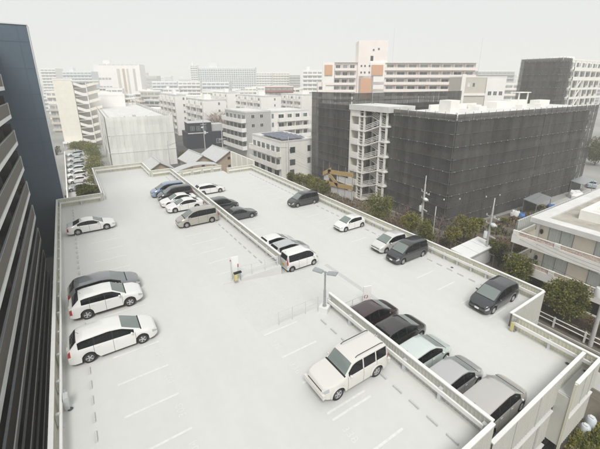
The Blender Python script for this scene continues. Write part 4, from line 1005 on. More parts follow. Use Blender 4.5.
# grey gable apartments with white wing
a = atY(245, 113, 100); b = atY(271, 113, 100); h_ = a.z - G
t, f = building('grey gabled apartment building with curved white balconies on its left side', (a.x, 100), R(2), b.x - a.x, 15, h_, 'wall_grey', 'roof_white', parapet=.3)
for k in range(4):
    z = h_ - 2.75 * (k + 1)
    if k < 2:
        for x in (2.0, 5.0): window(t, f['front'], x, z + 1.0, 1.1, 1.1, 'pane_dark')
    balcony_floor(t, f['left'], .5, 15.4, z, 1.5, 3.0, m='wall_white', div=False, panes=('pane_dark', 'pane_mid'))
b2 = atY(309, 115, 101)
t, f = building('white terraced apartment wing behind the white three-storey building', (b.x + .2, 101), R(2), b2.x - b.x, 12, h_ - .4, 'wall_pale', 'roof_white', parapet=.3)
for k in range(3):
    z = h_ - .4 - 2.75 * (k + 1)
    window(t, f['front'], .5, z + .9, .8, 1.5, 'pane_mid'); balcony_floor(t, f['front'], 2.6, b2.x - b.x, z, 1.4, 3.2)
# white three-storey building with solar panels
t, f = building('white three-storey building with solar panels on its flat roof', (40.5, 71), 0, 9.8, 15.5, 9.0, 'wall_white', 'roof_white', parapet=.25)
for k in (1, 2):
    balcony_floor(t, f['left'], .2, 15.3, 3.0 * k - .2, 1.2, 2.5, m='wall_white', rail=1.1, div=False, panes=('pane_dark', 'pane_mid'))
for i in range(4): window(t, f['left'], 1 + i * 3.7, .4, 2.2, 1.8, 'pane_dark')
for x, z, w_, pn in ((2.3, 6.3, 1.5, 'pane_dark'), (2.3, 3.3, 1.5, 'pane_mid'), (7.4, 6.3, 1.0, 'pane_dark'), (7.4, 3.3, 1.0, 'pane_mid'), (2.3, .8, 1.2, 'pane_mid')): window(t, f['front'], x, z, w_, 1.4, pn, 'dark_steel')
for i in range(5):
    for j in range(3):
        q = MB(); x, y = .8 + j * 2.2, 1 + i * 2.2; q.hexa([(x, y, 9.5), (x + 2.1, y, 9.5), (x + 2.1, y + 2.1, 9.75), (x, y + 2.1, 9.75)], [(x, y, 9.56), (x + 2.1, y, 9.56), (x + 2.1, y + 2.1, 9.81), (x, y + 2.1, 9.81)]); q.build('solar_panel', M['solar'], t)
for p in ((8.2, -.08), (1.2, -.08)): q = MB(); q.tube([(p[0], p[1], 0), (p[0], p[1], 9.2)], .05, 6); q.build('drainpipe', M['galv_pale'], t)
# blank boundary wall slab beside it
t = thing('boundary_wall', 'tall plain white wall slab at the far right corner of the deck', 'wall', (30.2, 64.5, G)); BX('wall', M['wall_cream'], t, 0, .25, 0, 12, 0, 7.2)
for i in range(5): BX('pilaster', M['wall_white'], t, -.12, .0, i * 2.9, i * 2.9 + .3, 0, 7.3)

# ------------------------------------------------------------------ walk-up blocks in rows
def walkup(label, gx0, gx1, pyt, Yg, fx, nf=5, wall='wall_pale'):
    """gable from px gx0 to gx1 at Y=Yg, west face running back to px fx"""
    a = atY(gx0, pyt, Yg); b = atY(gx1, pyt, Yg); w = b.x - a.x; h = a.z - G
    k = atX(fx, pyt, a.x); d = min(60, max(12, k.y - Yg)) if k.y > Yg else 30
    t, f = building(label, (a.x, Yg), 0, w, d, h, wall, 'roof_white', group=None, parapet=.4, hut=[(w * .3, w * .6, d * .3, d * .3 + 3, h + .12, h + 2.2)])
    n = max(2, round(d / 7.5))
    for i in range(nf):
        z = h - 2.75 * (i + 1)
        if z < -.3: continue
        window(t, f['front'], w * .62, z + 1.0, .8, 1.1, 'pane_mid')
        for j in range(n):
            a0 = d * j / n + .3; a1 = d * (j + 1) / n - 1.9
            balcony_floor(t, f['left'], a0, a1, z, 1.1, 2.8, m='wall_white', clutter=0, panes=('pane_mid', 'pane_pale'))
    for j in range(n):
        q = MB(); fl = f['left']; fl.box(q, d * (j + 1) / n - 1.7, d * (j + 1) / n - .1, 0, .5, 0, h - .4); q.build('stair_bay', M['wall_pale'], t)
    return t
walkup('white walk-up block nearest the bare street trees, gable end facing', 204, 226, 101, 138, 186)
walkup('white walk-up block left of the one by the bare trees', 176, 186, 96, 160, 160)
walkup('white walk-up block second row, right of the bare trees', 262, 281, 97, 150, 236)
walkup('white walk-up block right, partly behind the netted end wall', 303, 325, 95.5, 146, 281)
walkup('white walk-up block in the third row behind the tree tops', 228, 240, 93.5, 178, 208)

# ------------------------------------------------------------------ pink and white apartments
D = 155
a = atD(357, 40, D); right = RT
t = thing('apartment_building', 'big pale pink apartment building with orange panels and a tall lift tower', 'apartment building', (atD(313, 80, D).x, atD(313, 80, D).y, G), AX)
def lx(px, py=75): return (atD(px, py, D) - atD(313, 80, D)).length * (1 if px >= 313 else -1)
def lz(py): return atD(400, py, D).z - G
def blockp(px0, px1, pyt, d, y0=0, m='wall_pink', nm='wall'): return BX(nm, M[m], t, lx(px0), lx(px1), y0, y0 + d, 0, lz(pyt))
blockp(334, 357, 62.5, 11, .0); blockp(325, 334, 75.5, 11, .3); blockp(313.5, 325, 82, 11, .5)
blockp(357, 369, 41, 9, -1.0); blockp(369, 386, 40.5, 9, -.4, nm='lift_tower'); blockp(369, 475, 63, 12, .4)
for (x0, x1, y0, y1) in ((323.3, 331.5, 65, 75.3), (370.5, 382, 65, 75.3), (360, 371, 78.3, 99)):
    q = MB(); q.box(lx(x0), lx(x1), -1.4, -1.02, lz(y1), lz(y0)); q.build('orange_panel', M['orange_panel'], t)
    q = MB(); q.box(lx(x0) - .8, lx(x1) + .8, -1.0, .3, 0, lz(y0) + .9); q.build('panel_surround', M['wall_pale'], t)
rp = random.Random(5)
for k in range(9):
    z = lz(63) - 2.85 * (k + 1) + .1
    f0 = Fc((0, .4, 0), (1, 0, 0), (0, -1, 0)); xs = lx(384) if k < 2 else lx(373)
    balcony_floor(t, f0, xs, lx(475 if k < 2 else 463), z, 1.4, 5.0, m='wall_pink', rnd=rp, rail=.95, panes=('pane_mid', 'pane_pale', 'pane_pale'))
    x0 = (334, 334, 325, 314, 314)[min(k, 4)]; f1 = Fc((0, 0, 0), (1, 0, 0), (0, -1, 0)); balcony_floor(t, f1, lx(x0), lx(355.5), z - .1, 1.4, 3.4, m='wall_pink', rnd=rp, rail=.8, panes=('pane_mid', 'pane_pale', 'pane_pale'))
for (px, py) in ((371, 50), (376, 49), (359.5, 66), (363, 66), (367.5, 66), (359.5, 72.5), (363, 72.5), (367.5, 72.5)): window(t, Fc((0, -1.0, 0) if px < 369 else (0, -.4, 0), (1, 0, 0), (0, -1, 0)), lx(px), lz(py) - .5, .8, .9, 'pane_mid', mull=False)
q = MB(); q.box(lx(369), lx(372), -.45, -.39, lz(61), lz(56)); q.build('tower_opening', M['pane_dark'], t)
q = MB(); q.box(lx(369), lx(476), -.9, 12, lz(63), lz(62.3)); q.build('roof', M['wall_pale'], t); q = MB(); q.box(lx(334), lx(357), -.9, 11, lz(62.5), lz(62)); q.build('roof', M['wall_pale'], t)
q = MB(); q.tube([(lx(393), 3, lz(63)), (lx(393), 3, lz(28))], .06, 5); q.build('mast', M['galv_pale'], t)
q = MB(); q.tube([(lx(481), 3, lz(80)), (lx(481), 3, lz(36))], .06, 5); q.build('mast', M['galv_pale'], t)
# taupe block behind the white roof
D = 118
a, w_, h_ = frontal(462, 487, 77.5, D)
t, f = building('plain taupe building with one small dark window behind the white roof', (a.x, a.y), AX, w_, 10, h_, 'wall_taupe', 'wall_pale', parapet=.2)
window(t, f['front'], w_ * .46, h_ - 2.9, .8, 1.3, 'pane_dark'); window(t, f['front'], w_ * .26, h_ - 2.9, .8, 1.3, 'slab_white'); q = MB(); f['front'].box(q, 0, 1.2, 0, .3, 0, h_ + 1); f['front'].box(q, 1.2, w_, 0, .3, h_ - 5.6, h_ - 4.9); q.build('white_frame', M['wall_white'], t)
a, w_, h_ = frontal(487.5, 507, 77.5, D + 2)
t, f = building('white block with a flat roof next to the plain taupe building', (a.x, a.y), AX, w_, 10, h_, 'wall_pale', 'wall_pale', parapet=.2)
for i in range(3): window(t, f['front'], .8 + i * 1.8, h_ - 5.6, 1.2, 1.3, 'pane_mid')

# ------------------------------------------------------------------ balcony building at the right
YN = 15.6
rt = thing('apartment_building', 'cream three-storey building with tiled balcony fronts at the right edge', 'apartment building', (40.8, -14, G))
def rpart(q, nm, m): q.v = [(x - 40.8, y + 14, z - G) for x, y, z in q.v]; return q.build(nm, M[m], rt)
q = MB(); q.box(40.8, 62, -14, YN, G, 1.45); rpart(q, 'wall', 'wall_warm')
q = MB(); q.box(39.5, 63, -14, YN + .2, 1.45, 1.6); rpart(q, 'roof', 'roof_concrete')
q = MB(); q.box(39.45, 40.75, -14, YN + .25, 1.25, 1.78); q.box(40.75, 63, YN - 1.0, YN + .25, 1.25, 1.78); rpart(q, 'roof_edge', 'roof_white')
q = MB(); q.box(43.6, 44.0, -14, 13.0, 1.6, 2.6); q.box(44.0, 63, 12.6, 13.0, 1.6, 2.6); rpart(q, 'roof_kerb', 'wall_white')
q = MB(); q.box(44.0, 63, -14, 12.6, 1.6, 2.3); rpart(q, 'inner_roof', 'roof_white')
for (x, y) in ((46.5, 8.6), (50.4, 8.8), (47, 4.4), (54.2, 8.6)):
    q = MB(); q.box(x, x + 2.8, y, y + 3.6, 2.3, 2.34); rpart(q, 'roof_tile', 'brick_red')
for k, zf in enumerate((-1.35, -4.45)):
    q = MB(); q.box(39.5, 40.8, -14, YN + 1.7, zf - .3, zf); q.box(40.8, 44.5, YN, YN + 1.7, zf - .3, zf); rpart(q, 'balcony_slab', 'wall_warm')
    q = MB(); q.box(39.42, 39.6, -14, YN + 1.75, zf - .35, zf + .62); q.box(39.6, 44.5, YN + 1.57, YN + 1.75, zf - .35, zf + .62)
    y = YN + 1.7
    while y > -14:
        q.box(39.40, 39.62, y - .55, y, zf + .62, zf + 1.12); y -= 4.1
    q.box(39.44, 39.58, -14, YN + 1.74, zf + 1.04, zf + 1.1); rpart(q, 'balcony_front', 'wall_white')
    y = YN + 1.15
    while y > -14:
        q = MB(); q.box(39.46, 39.56, max(-14, y - 3.5), y, zf + .62, zf + 1.03); rpart(q, 'tiled_panel', 'tile_pale'); y -= 4.1
    y = YN - 1.0; i = 0
    while y > -13:
        window(rt, Fc((0, y + 14, zf - G), (0, -1, 0), (-1, 0, 0)), .2, .1, 2.3, 2.15, 'curtain', 'galv'); y -= 4.1
    y = YN - .05
    while y > -13:
        q = MB(); q.box(40.55, 40.79, y - .3, y, zf, zf + 2.5); rpart(q, 'pilaster', 'wall_white'); y -= 8.2
    q = MB(); q.ball((40.72, YN - .55, zf + 1.4), .1, .16, .3); rpart(q, 'wall_vent', 'taupe_dark')
y = YN - 2; 
while y > -12:
    window(rt, Fc((0, y + 14, 0), (0, -1, 0), (-1, 0, 0)), 0, .5, 2.4, 1.7, 'pane_dark', 'dark_steel'); y -= 4.1
q = MB(); q.box(40.70, 40.79, -14, YN, G, G + 2.3); rpart(q, 'undercroft_dark_sheet', 'taupe_dark')  # dark sheet stands in for the shade of the undercroft
q = MB()
for k in range(36): q.box(44.8, 62, YN + 2.0 + 0, YN + 2.05, 1.0, 1.06)
# louvred fence along its north side
lf = thing('louvre_fence', 'long grey louvred screen along the far side of the balcony building', 'fence', (41, 17.6, G))
q = MB()
for k in range(46): q.box(k * .45, k * .45 + .3, 0, .06, 5.5, 7.4)
q.build('slats', M['galv_pale'], lf)
BX('rail', M['galv_pale'], lf, 0, 20.6, .06, .14, 7.3, 7.42); BX('rail', M['galv_pale'], lf, 0, 20.6, .06, .14, 5.5, 5.6)
for x in (0, 7, 14, 20.5): BX('post', M['galv'], lf, x, x + .12, .1, .22, 0, 7.4)
# garden wall, hedge rails
t = thing('garden_wall', 'low brown brick wall in front of the balcony building', 'wall', (38.9, -14, G)); BX('wall', M['brick_red'], t, 0, .25, 0, 30, 0, 1.0); BX('coping', M['concrete'], t, -.04, .29, 0, 30, 1.0, 1.08)
t = thing('pipe_fence', 'white two-rail pipe fence along the street below the right edge', 'fence', (35.6, -12, G))
for z in (.55, 1.0): q = MB(); q.tube([(0, 0, z), (0, 30, z)], .05, 6); q.build('rail', M['white_paint'], t)
for i in range(13): BX('post', M['white_paint'], t, -.07, .07, i * 2.5 - .07, i * 2.5 + .07, 0, 1.1)
# shed beside the shrubs
t = thing('shed', 'long low shed with a white sheet roof beside the utility pole', 'shed', (37.4, 20.7, G), R(2)); BX('wall', M['cloth_white'], t, .2, 6.2, .2, 2.3, 0, 2.3)
for i in range(3): q = MB(); q.hexa([(i * 2.15, 0, 2.3), (i * 2.15 + 2.08, 0, 2.3), (i * 2.15 + 2.08, 2.5, 2.5), (i * 2.15, 2.5, 2.5)], [(i * 2.15, 0, 2.36), (i * 2.15 + 2.08, 0, 2.36), (i * 2.15 + 2.08, 2.5, 2.56), (i * 2.15, 2.5, 2.56)]); q.build('roof', M['shed_roof'], t)
BX('roof_gutter', M['stop_grey'], t, -.02, 6.45, -.06, -.01, 2.2, 2.34)
# tanks at the near corner
for i, (px, py) in enumerate(((584.5, 430), (590.5, 422))):
    p = at(px, py, G + .5); t = thing('water_tank', ('pale blue plastic drum, left one of two below the corner bay', 'pale blue plastic drum, right one of two below the corner bay')[i], 'drum', (p.x, p.y, G)); q = MB(); q.lathe([(.001, 0), (.28, 0), (.3, .3), (.3, .8), (.22, .92), (.001, .95)], 14, axis='Z'); q.build('body', M['tank_pale'], t, smooth=40); BX('lid', M['slab_white'], t, -.12, .12, -.12, .12, .95, 1.0)
# site clutter behind the slab
for i, (px, py, wx, wy, h, m_, nm, lb) in enumerate(((575, 197, 3.2, 2.2, 1.6, 'cloth_white', 'tarpaulin_pile', 'rounded pile under a white sheet by the netted building corner'), (551, 208, 1.6, 1.2, .9, 'tarp_blue', 'tarpaulin_pile', 'small pile under a blue sheet by the netted building'), (521, 217, 1.2, 1.2, 1.0, 'tarp_blue', 'tarpaulin_pile', 'blue sheeted heap nearest the utility pole'), (515, 216, 1.4, 1.2, 1.3, 'cloth_white', 'tarpaulin_pile', 'white sheeted heap beside the blue one'))):
    p = at(px, py, G); q = MB(); q.ball((0, 0, .1), wx * .62, wy * .62, h, 14, 8); rr_ = random.Random(i); q.v = [(x * rr_.uniform(.82, 1.12), y * rr_.uniform(.82, 1.12), min(z, h * .75) * rr_.uniform(.85, 1.08)) for x, y, z in q.v]; o = q.build(nm, M[m_], None, smooth=25); o.location = (p.x, p.y, G); o.rotation_euler = (0, 0, i * .7); tag(o, lb, 'covered pile')
for i, (px, py) in enumerate(((535, 212), (580, 192))):
    p = at(px, py, G); t = thing('site_awning', ('low dark awning with a sloping frame at the foot of the netting, nearer one', 'low dark awning at the far foot of the netting, by the paved yard')[i], 'awning', (p.x, p.y, G), R(-3))
    q = MB(); q.hexa([(-2.5, -1.2, 2.2), (2.5, -1.2, 2.6), (2.5, 1.2, 2.9), (-2.5, 1.2, 2.5)], [(-2.5, -1.2, 2.3), (2.5, -1.2, 2.7), (2.5, 1.2, 3.0), (-2.5, 1.2, 2.6)]); q.build('roof', M['galv'], t)
    for x in (-2.3, 2.3):
        for y in (-1.1, 1.1): BX('post', M['galv'], t, x - .05, x + .05, y - .05, y + .05, 0, 2.4)
    BX('back_board', M['dark_steel'], t, -2.3, 2.3, 1.0, 1.06, .2, 2.2)
# chain-link fence at the foot of the netted slab
t = thing('mesh_fence', 'dark wire fence between the shrubs and the netted building', 'fence', (41.8, 20, G))
for z in (.1, 1.7): q = MB(); q.tube([(0, 0, z), (-.2, 30, z)], .025, 5); q.build('rail', M['galv'], t)
for i in range(16): q = MB(); q.tube([(0, i * 2, 0), (0, i * 2, 1.75)], .03, 5); q.build('post', M['galv'], t)
# carport at the far end of the street row
p = at(74, 150, G); t = thing('carport', 'white roofed carport at the far end of the street cars', 'carport', (p.x - 2.8, p.y, G)); BX('roof', M['roof_white'], t, 0, 6, 0, 5, 2.3, 2.45)
for x in (.2, 5.7):
    for y in (.2, 4.7): BX('post', M['galv'], t, x, x + .12, y, y + .12, 0, 2.3)
BX('back_wall', M['wall_pale'], t, 0, 6, 4.9, 5, 0, 2.3)
t = thing('garden_wall', 'pale low wall along the side street opposite the parked cars', 'wall', (-2.6, 60, G)); BX('wall', M['wall_pale'], t, 0, .2, 0, 76, 0, 1.2)

# ------------------------------------------------------------------ farther city
def far_block(label, px0, px1, pyt, D, d=12, wall='wall_pale', style='bands', fh=2.9, rz=AX, group=None, hut=0, m2='pane_pale', name='apartment_building', n=None):
    a = atD(px0, pyt, D); b = atD(px1, pyt, D); w = (b - a).length; h = max(3, a.z - G)
    t, f = building(label, (a.x, a.y), rz, w, d, h, wall, 'wall_pale', group=group, parapet=.4, hut=[(w * .2, w * .35, 2, 6, h + .12, h + hut)] if hut else None, name=name)
    nf = min(14, int(h / fh))
    if style == 'bands':
        for k in range(nf):
            z = h - fh * (k + 1) + .9
            q = MB(); fr = f['front']; nb = max(2, int(w / 3.2)); bw = w / nb
            for i in range(nb): fr.box(q, i * bw + .25, i * bw + bw - .25, .0, .04, z, z + 1.35)
            q.build('window_row', M[m2], t)
            q = MB(); fr.box(q, 0, w, .0, .9, z - 1.0, z - .15); q.build('balcony', M[wall], t)
    elif style == 'fins':
        nb = n or max(4, int(w / 4.5)); bw = w / nb
        for i in range(nb):
            q = MB(); f['front'].box(q, i * bw + bw * .3, i * bw + bw * .95, .0, .05, 1, h - 1.5); q.build('recess_strip', M[m2], t)
            q = MB(); f['front'].box(q, i * bw, i * bw + bw * .22, 0, 1.0, 0, h); q.build('fin', M[wall], t)
        for k in range(nf):
            q = MB(); f['front'].box(q, 0, w, .05, .7, h - fh * (k + 1), h - fh * (k + 1) + .9); q.build('balcony', M[wall], t)
    return t
net = 'wall_bluish'
far_block('very long pale slab block on the horizon with vertical strips', 197, 255, 67.5, 520, 14, 'wall_bluish', 'fins', hut=6, n=26, m2='pane_pale')
far_block('narrow tower joined to the left end of the long pale slab block', 190, 197, 65.5, 515, 14, 'wall_pale', 'bands', hut=4)
t = far_block('broad white block with brown strips and a blue rimmed roof, left horizon', 93, 139, 65, 420, 14, 'wall_pale', 'plain', hut=5)
a = atD(93, 65, 420); hb = a.z - G; wb = (atD(139, 65, 420) - a).length
for i in range(9): BX('roof_rim', M['wall_bluish'], t, wb * .12 + i * wb * .097, wb * .12 + i * wb * .097 + wb * .07, -.4, 0, hb + .2, hb + 1.6)
for x0, x1, m_ in ((.50, .56, 'wall_taupe'), (.62, .67, 'wall_tan'), (.71, .75, 'wall_taupe'), (.85, .9, 'wall_grey')): BX('brown_strip', M[m_], t, wb * x0, wb * x1, -.3, 0, 2, hb - 4)
for i in range(4):
    for j in range(3): window(t, faces(wb, 14)['front'], wb * (.08 + .07 * i), hb - 16 - j * 9, 3, 2.4, 'pane_pale', mull=False)
far_block('hazy pale block right of the long slab, with a beige side', 256, 272, 73, 460, 14, 'wall_pale', 'bands', m2='pane_pale'); far_block('hazy beige edged block on the horizon, middle', 272.5, 289, 73, 450, 14, 'wall_cream', 'bands', m2='pane_pale')
far_block('grey hazy block at the end of the horizon row left of the pink building', 289.5, 300, 75, 440, 12, 'wall_grey', 'bands')
far_block('tall white block just left of the pink building', 303, 322, 71, 270, 12, 'wall_pale', 'bands', hut=3)
far_block('low dull red block with white windows beyond the walk-up rows', 265, 293, 87, 235, 10, 'wall_red', 'bands', m2='pane_pale')
far_block('white block with balcony rows in front of the long slab', 178, 200, 82, 300, 10, 'wall_pale', 'bands'); far_block('pale bluish block with balcony rows, middle distance', 202, 229, 82.5, 290, 10, 'wall_bluish', 'bands'); far_block('bluish white block with balcony rows, left of middle distance', 152, 177, 82, 310, 10, 'wall_bluish', 'bands')
far_block('hazy grey block at the horizon left, next to the dark blue wall', 62, 91, 72, 360, 12, 'wall_bluish', 'bands', hut=4); far_block('small pale tower at the horizon left, against the dark blue wall', 40, 55, 69, 380, 12, 'wall_pale', 'bands')
far_block('hazy grey block behind the taupe building', 478, 515, 71.5, 300, 12, 'wall_grey', 'bands'); far_block('low hazy block between the taupe building and the netted tower', 505, 522, 84, 190, 10, 'wall_pink', 'bands')
far_block('pale block far right behind the white balcony frame block', 590, 660, 73, 330, 12, 'wall_grey', 'bands')
far_block('small cream building seen beside the dark blue wall', 46, 56, 92, 200, 8, 'wall_cream', 'bands'); far_block('low brown building below the cream one beside the dark blue wall', 49, 60, 104, 160, 8, 'wall_taupe', 'bands')
rf = random.Random(11)
for i in range(215):
    D = rf.uniform(175, 900) if i < 110 else rf.uniform(190, 460); px = rf.uniform(36, 520) if i < 150 else rf.uniform(100, 320); 
    if 300 < px < 480 and D < 220: continue
    if px < 100 and D < 230: continue
    h = rf.choice([6, 8, 9, 11, 12, 14, 14, 17]); wpx = rf.uniform(9, 22) * 370 / D
    ph = (15.5 - (G + h)) * 368 / D
    wm = rf.choice(['wall_pale', 'wall_pale', 'wall_bluish', 'wall_cream', 'wall_white', 'wall_grey', 'wall_taupe'])
    far_block('small hazy block among the crowded roofs of the distant town', px, px + wpx, YH + ph, D, rf.uniform(8, 14), wm, 'bands' if D < 420 else 'plain', group='hazy blocks of the distant town', rz=AX + rf.uniform(-.5, .5), m2=rf.choice(['pane_mid', 'pane_pale', 'pane_pale']), hut=rf.choice([0, 0, 2]))

for i in range(34):
    D = rf.uniform(620, 1150); px = rf.uniform(36, 318) if i < 28 else rf.uniform(475, 560); h = rf.uniform(22, 40); wpx = rf.uniform(9, 30) * 370 / D
    far_block('faint hazy tower just breaking the horizon line', px, px + wpx, YH + (15.5 - (G + h)) * 368 / D, D, rf.uniform(10, 16), rf.choice(['wall_pale', 'wall_bluish', 'wall_grey', 'wall_taupe']), 'bands', fh=5.8, group='faint hazy towers on the horizon', rz=AX + rf.uniform(-.4, .4), hut=rf.choice([0, 3, 5]))

# ================================================================== PLANTS
def crown_mesh(rx, ry, rz, n, leaf, m, seed, clumps=18, core=True, flat=.0):
    r = random.Random(seed); q = MB(); cl = []
    for i in range(clumps):
        while True:
            v = Vector((r.uniform(-1, 1), r.uniform(-1, 1), r.uniform(-1, 1)))
            if .25 < v.length < 1: break
        v = v.normalized() * r.uniform(.45, .86); cl.append((Vector((v.x * rx, v.y * ry, v.z * rz)), r.uniform(.26, .48)))
    mr = min(rx, ry, rz)
    for i in range(n):
        c, s = r.choice(cl)
        d = Vector((r.gauss(0, 1), r.gauss(0, 1), r.gauss(0, 1))).normalized()
        p = c + Vector((d.x * s * rx, d.y * s * ry, d.z * s * rz)) * r.uniform(.55, 1.08)
        a = (d * .6 + Vector((r.uniform(-1, 1), r.uniform(-1, 1), r.uniform(-.2, 1)))).normalized(); b = a.cross(Vector((r.uniform(-1, 1), r.uniform(-1, 1), r.uniform(-1, 1)))).normalized()
        l = leaf * r.uniform(.6, 1.3)
        q.face([p - b * l * .35, p + a * l * .5 - b * l * .12, p + a * l, p + a * l * .45 + b * l * .42])
    return q.mesh('crown', m)
def bark_mesh(h, r0, crown_r, seed, limbs=5, m=None, twigs=0, spread=.8):
    r = random.Random(seed); q = MB()
    q.tube([(0, 0, 0), (r.uniform(-.06, .06) * h, r.uniform(-.06, .06) * h, h * .5), (r.uniform(-.08, .08) * h, r.uniform(-.08, .08) * h, h)], r0, 8, r0 * .45)
    for i in range(limbs):
        z = h * r.uniform(.45, .95); a = 2 * PI * (i + r.random() * .6) / limbs; L = crown_r * r.uniform(.6, 1.0)
        p1 = Vector((math.cos(a) * L * .5, math.sin(a) * L * .5, z + L * .45)); p2 = Vector((math.cos(a) * L * spread, math.sin(a) * L * spread, z + L * 1.0))
        q.tube([(0, 0, z), p1, p2], r0 * .42, 6, r0 * .12)
        for k in range(twigs):
            t = r.uniform(.25, 1); s = (Vector((0, 0, z)) * (1 - t) + p2 * t) if t < .5 else p1 * (2 - 2 * t) + p2 * (2 * t - 1)
            e = s + Vector((r.uniform(-1, 1), r.uniform(-1, 1), r.uniform(.1, 1.1))) * L * .42; mid = (s + e) / 2 + Vector((r.uniform(-1, 1), r.uniform(-1, 1), 0)) * .08 * L
            q.tube([s, mid, e], r0 * .13, 4, r0 * .045, cap=False)
            for w_ in range(2):
                e2 = mid + Vector((r.uniform(-1, 1), r.uniform(-1, 1), r.uniform(0, 1))) * L * .25; q.tube([mid, e2], r0 * .06, 3, r0 * .03, cap=False)
    return q.mesh('trunk', m or M['bark'])
CR = {}
def plant(name, label, cat, x, y, zbase, h, rx, ry, rz, m='leaf_olive', seed=1, n=1500, leaf=.22, trunk=True, group=None, r0=.12, rot=0, clumps=18):
    t = thing(name, label, cat, (x, y, zbase), rot, group)
    key = (m, seed, round(rx, 1), round(ry, 1), round(rz, 1), n)
    if key not in CR: CR[key] = crown_mesh(rx, ry, rz, n, leaf, M[m], seed, clumps)
    o = bpy.data.objects.new('crown', CR[key]); C.objects.link(o); o.parent = t; o.location = (0, 0, h)
    if trunk:
        o = bpy.data.objects.new('trunk', bark_mesh(max(.3, h - rz * .3), r0, min(rx, rz) * .9, seed)); C.objects.link(o); o.parent = t
    return t
# two clipped round trees by the street
p = at(522, 296, G); plant('street_tree', 'round olive green street tree left of the two by the balcony building', 'tree', p.x + .6, p.y + 1.0, G, 2.8, 1.7, 1.7, 1.4, 'leaf_olive', 21, 5200, .22, clumps=40)
p = at(560, 325, G); plant('street_tree', 'round olive green street tree right of the two, with its trunk showing', 'tree', p.x, p.y, G, 3.2, 1.85, 1.85, 1.7, 'leaf_olive', 22, 6200, .22, clumps=44)
# shrubs and small trees between the right barrier and the netted buildings
def veg(px, py, z, r, hz, m, seed, label, name='shrub', cat='shrub', n=2200, leaf=.24, rx=1.0, clumps=26):
    p = at(px, py, z); plant(name, label, cat, p.x, p.y, G, z - G, r * rx, r * rx, hz, m, seed, n, leaf, group=None, clumps=clumps)
veg(378, 207, -3.0, 2.3, 2.2, 'leaf_olive', 31, 'large olive bush beside the foot of the white stair tower', n=4200, clumps=36)
veg(356, 222, -4.6, 1.2, 1.0, 'leaf_yellow', 32, 'small yellow green bush behind the white hatchback'); veg(411, 221, -3.7, 1.5, 1.5, 'leaf_yellow', 33, 'yellow green bush left of the concrete utility pole', n=2600)
veg(427, 232, -4.2, 1.2, 1.5, 'leaf_olive', 34, 'olive bush just right of the concrete utility pole'); veg(466, 225, -3.9, 1.7, 1.2, 'leaf_yellow', 35, 'spreading yellow green bush right of the bare tree', n=3000); veg(452, 234, -4.6, 1.2, .9, 'leaf_yellow', 36, 'low yellow green bush at the foot of the netted corner')
veg(477, 222, -4.3, .9, .8, 'leaf_yellow', 37, 'small light green bush left of the second utility pole'); veg(493, 247, -5.0, 1.0, .9, 'leaf_olive', 38, 'olive bush between the second utility pole and the balcony building'); veg(500, 256, -5.6, .8, .6, 'leaf_dark', 39, 'dark low bush beneath the balcony corner')
for i, (px, py, r_, m_) in enumerate(((300, 178, 1.5, 'leaf_yellow'), (308, 180, 1.3, 'leaf_olive'), (316, 184, 1.5, 'leaf_yellow'), (324, 188, 1.2, 'leaf_olive'), (291, 177, .9, 'leaf_olive'))):
    veg(px, py, -4.0, r_, 1.3, m_, 40 + i % 4, 'loose olive tree in the short row before the netted end wall', 'small_tree', 'tree', 1800)
    C.objects['small_tree' if i == 0 else 'small_tree.%03d' % i]['group'] = 'small trees before the netted end wall'
def bare(px, py, z, h, cr, label, seed, m='bark_pale', limbs=7, twigs=10, r0=.11, crown=None):
    p = at(px, py, z); t = thing('bare_tree', label, 'tree', (p.x, p.y, G))
    o = bpy.data.objects.new('trunk', bark_mesh(h * .55, r0, cr, seed, limbs, M[m], twigs)); C.objects.link(o); o.parent = t
    return t
bare(401, 219, -5.2, 4.6, 1.9, 'bare reddish twiggy tree between the olive bush and the utility pole', 51, twigs=22, limbs=9); bare(438, 233, -5.0, 5.8, 1.6, 'bare thin tree right of the concrete utility pole', 52, twigs=16); bare(446, 232, -5.2, 5.0, 1.3, 'bare slender sapling beside the netted corner', 53, twigs=14)
bare(219, 139, -6, 13, 5.2, 'big bare street tree behind the dark navy house', 54, 'twig', limbs=11, twigs=20, r0=.55); bare(200, 132, -6, 8, 3.2, 'smaller bare tree left of the big one behind the dark navy house', 55, 'twig', limbs=9, twigs=18, r0=.42); bare(231, 137, -6, 9, 3.4, 'bare tree beside the grey gabled apartments', 56, 'twig', limbs=9, twigs=18, r0=.42)
for i, px in enumerate((110, 114, 118, 122, 126)):
    p = atD(px, 101 - (i % 2), 200); t = thing('bare_tree', 'hazy reddish bare tree in the clump beyond the white sheeted building', 'tree', (p.x, p.y, G), i, 'hazy bare trees beyond the white sheeted building')
    o = bpy.data.objects.new('trunk', bark_mesh(7, .28, 6.0, 60 + i % 3, 10, M['bark_pale'], 12)); C.objects.link(o); o.parent = t
    o = bpy.data.objects.new('crown', crown_mesh(5.5, 5.5, 3.4, 900, .7, M['leaf_dry'], 66, 22)); C.objects.link(o); o.parent = t; o.location = (0, 0, 10)
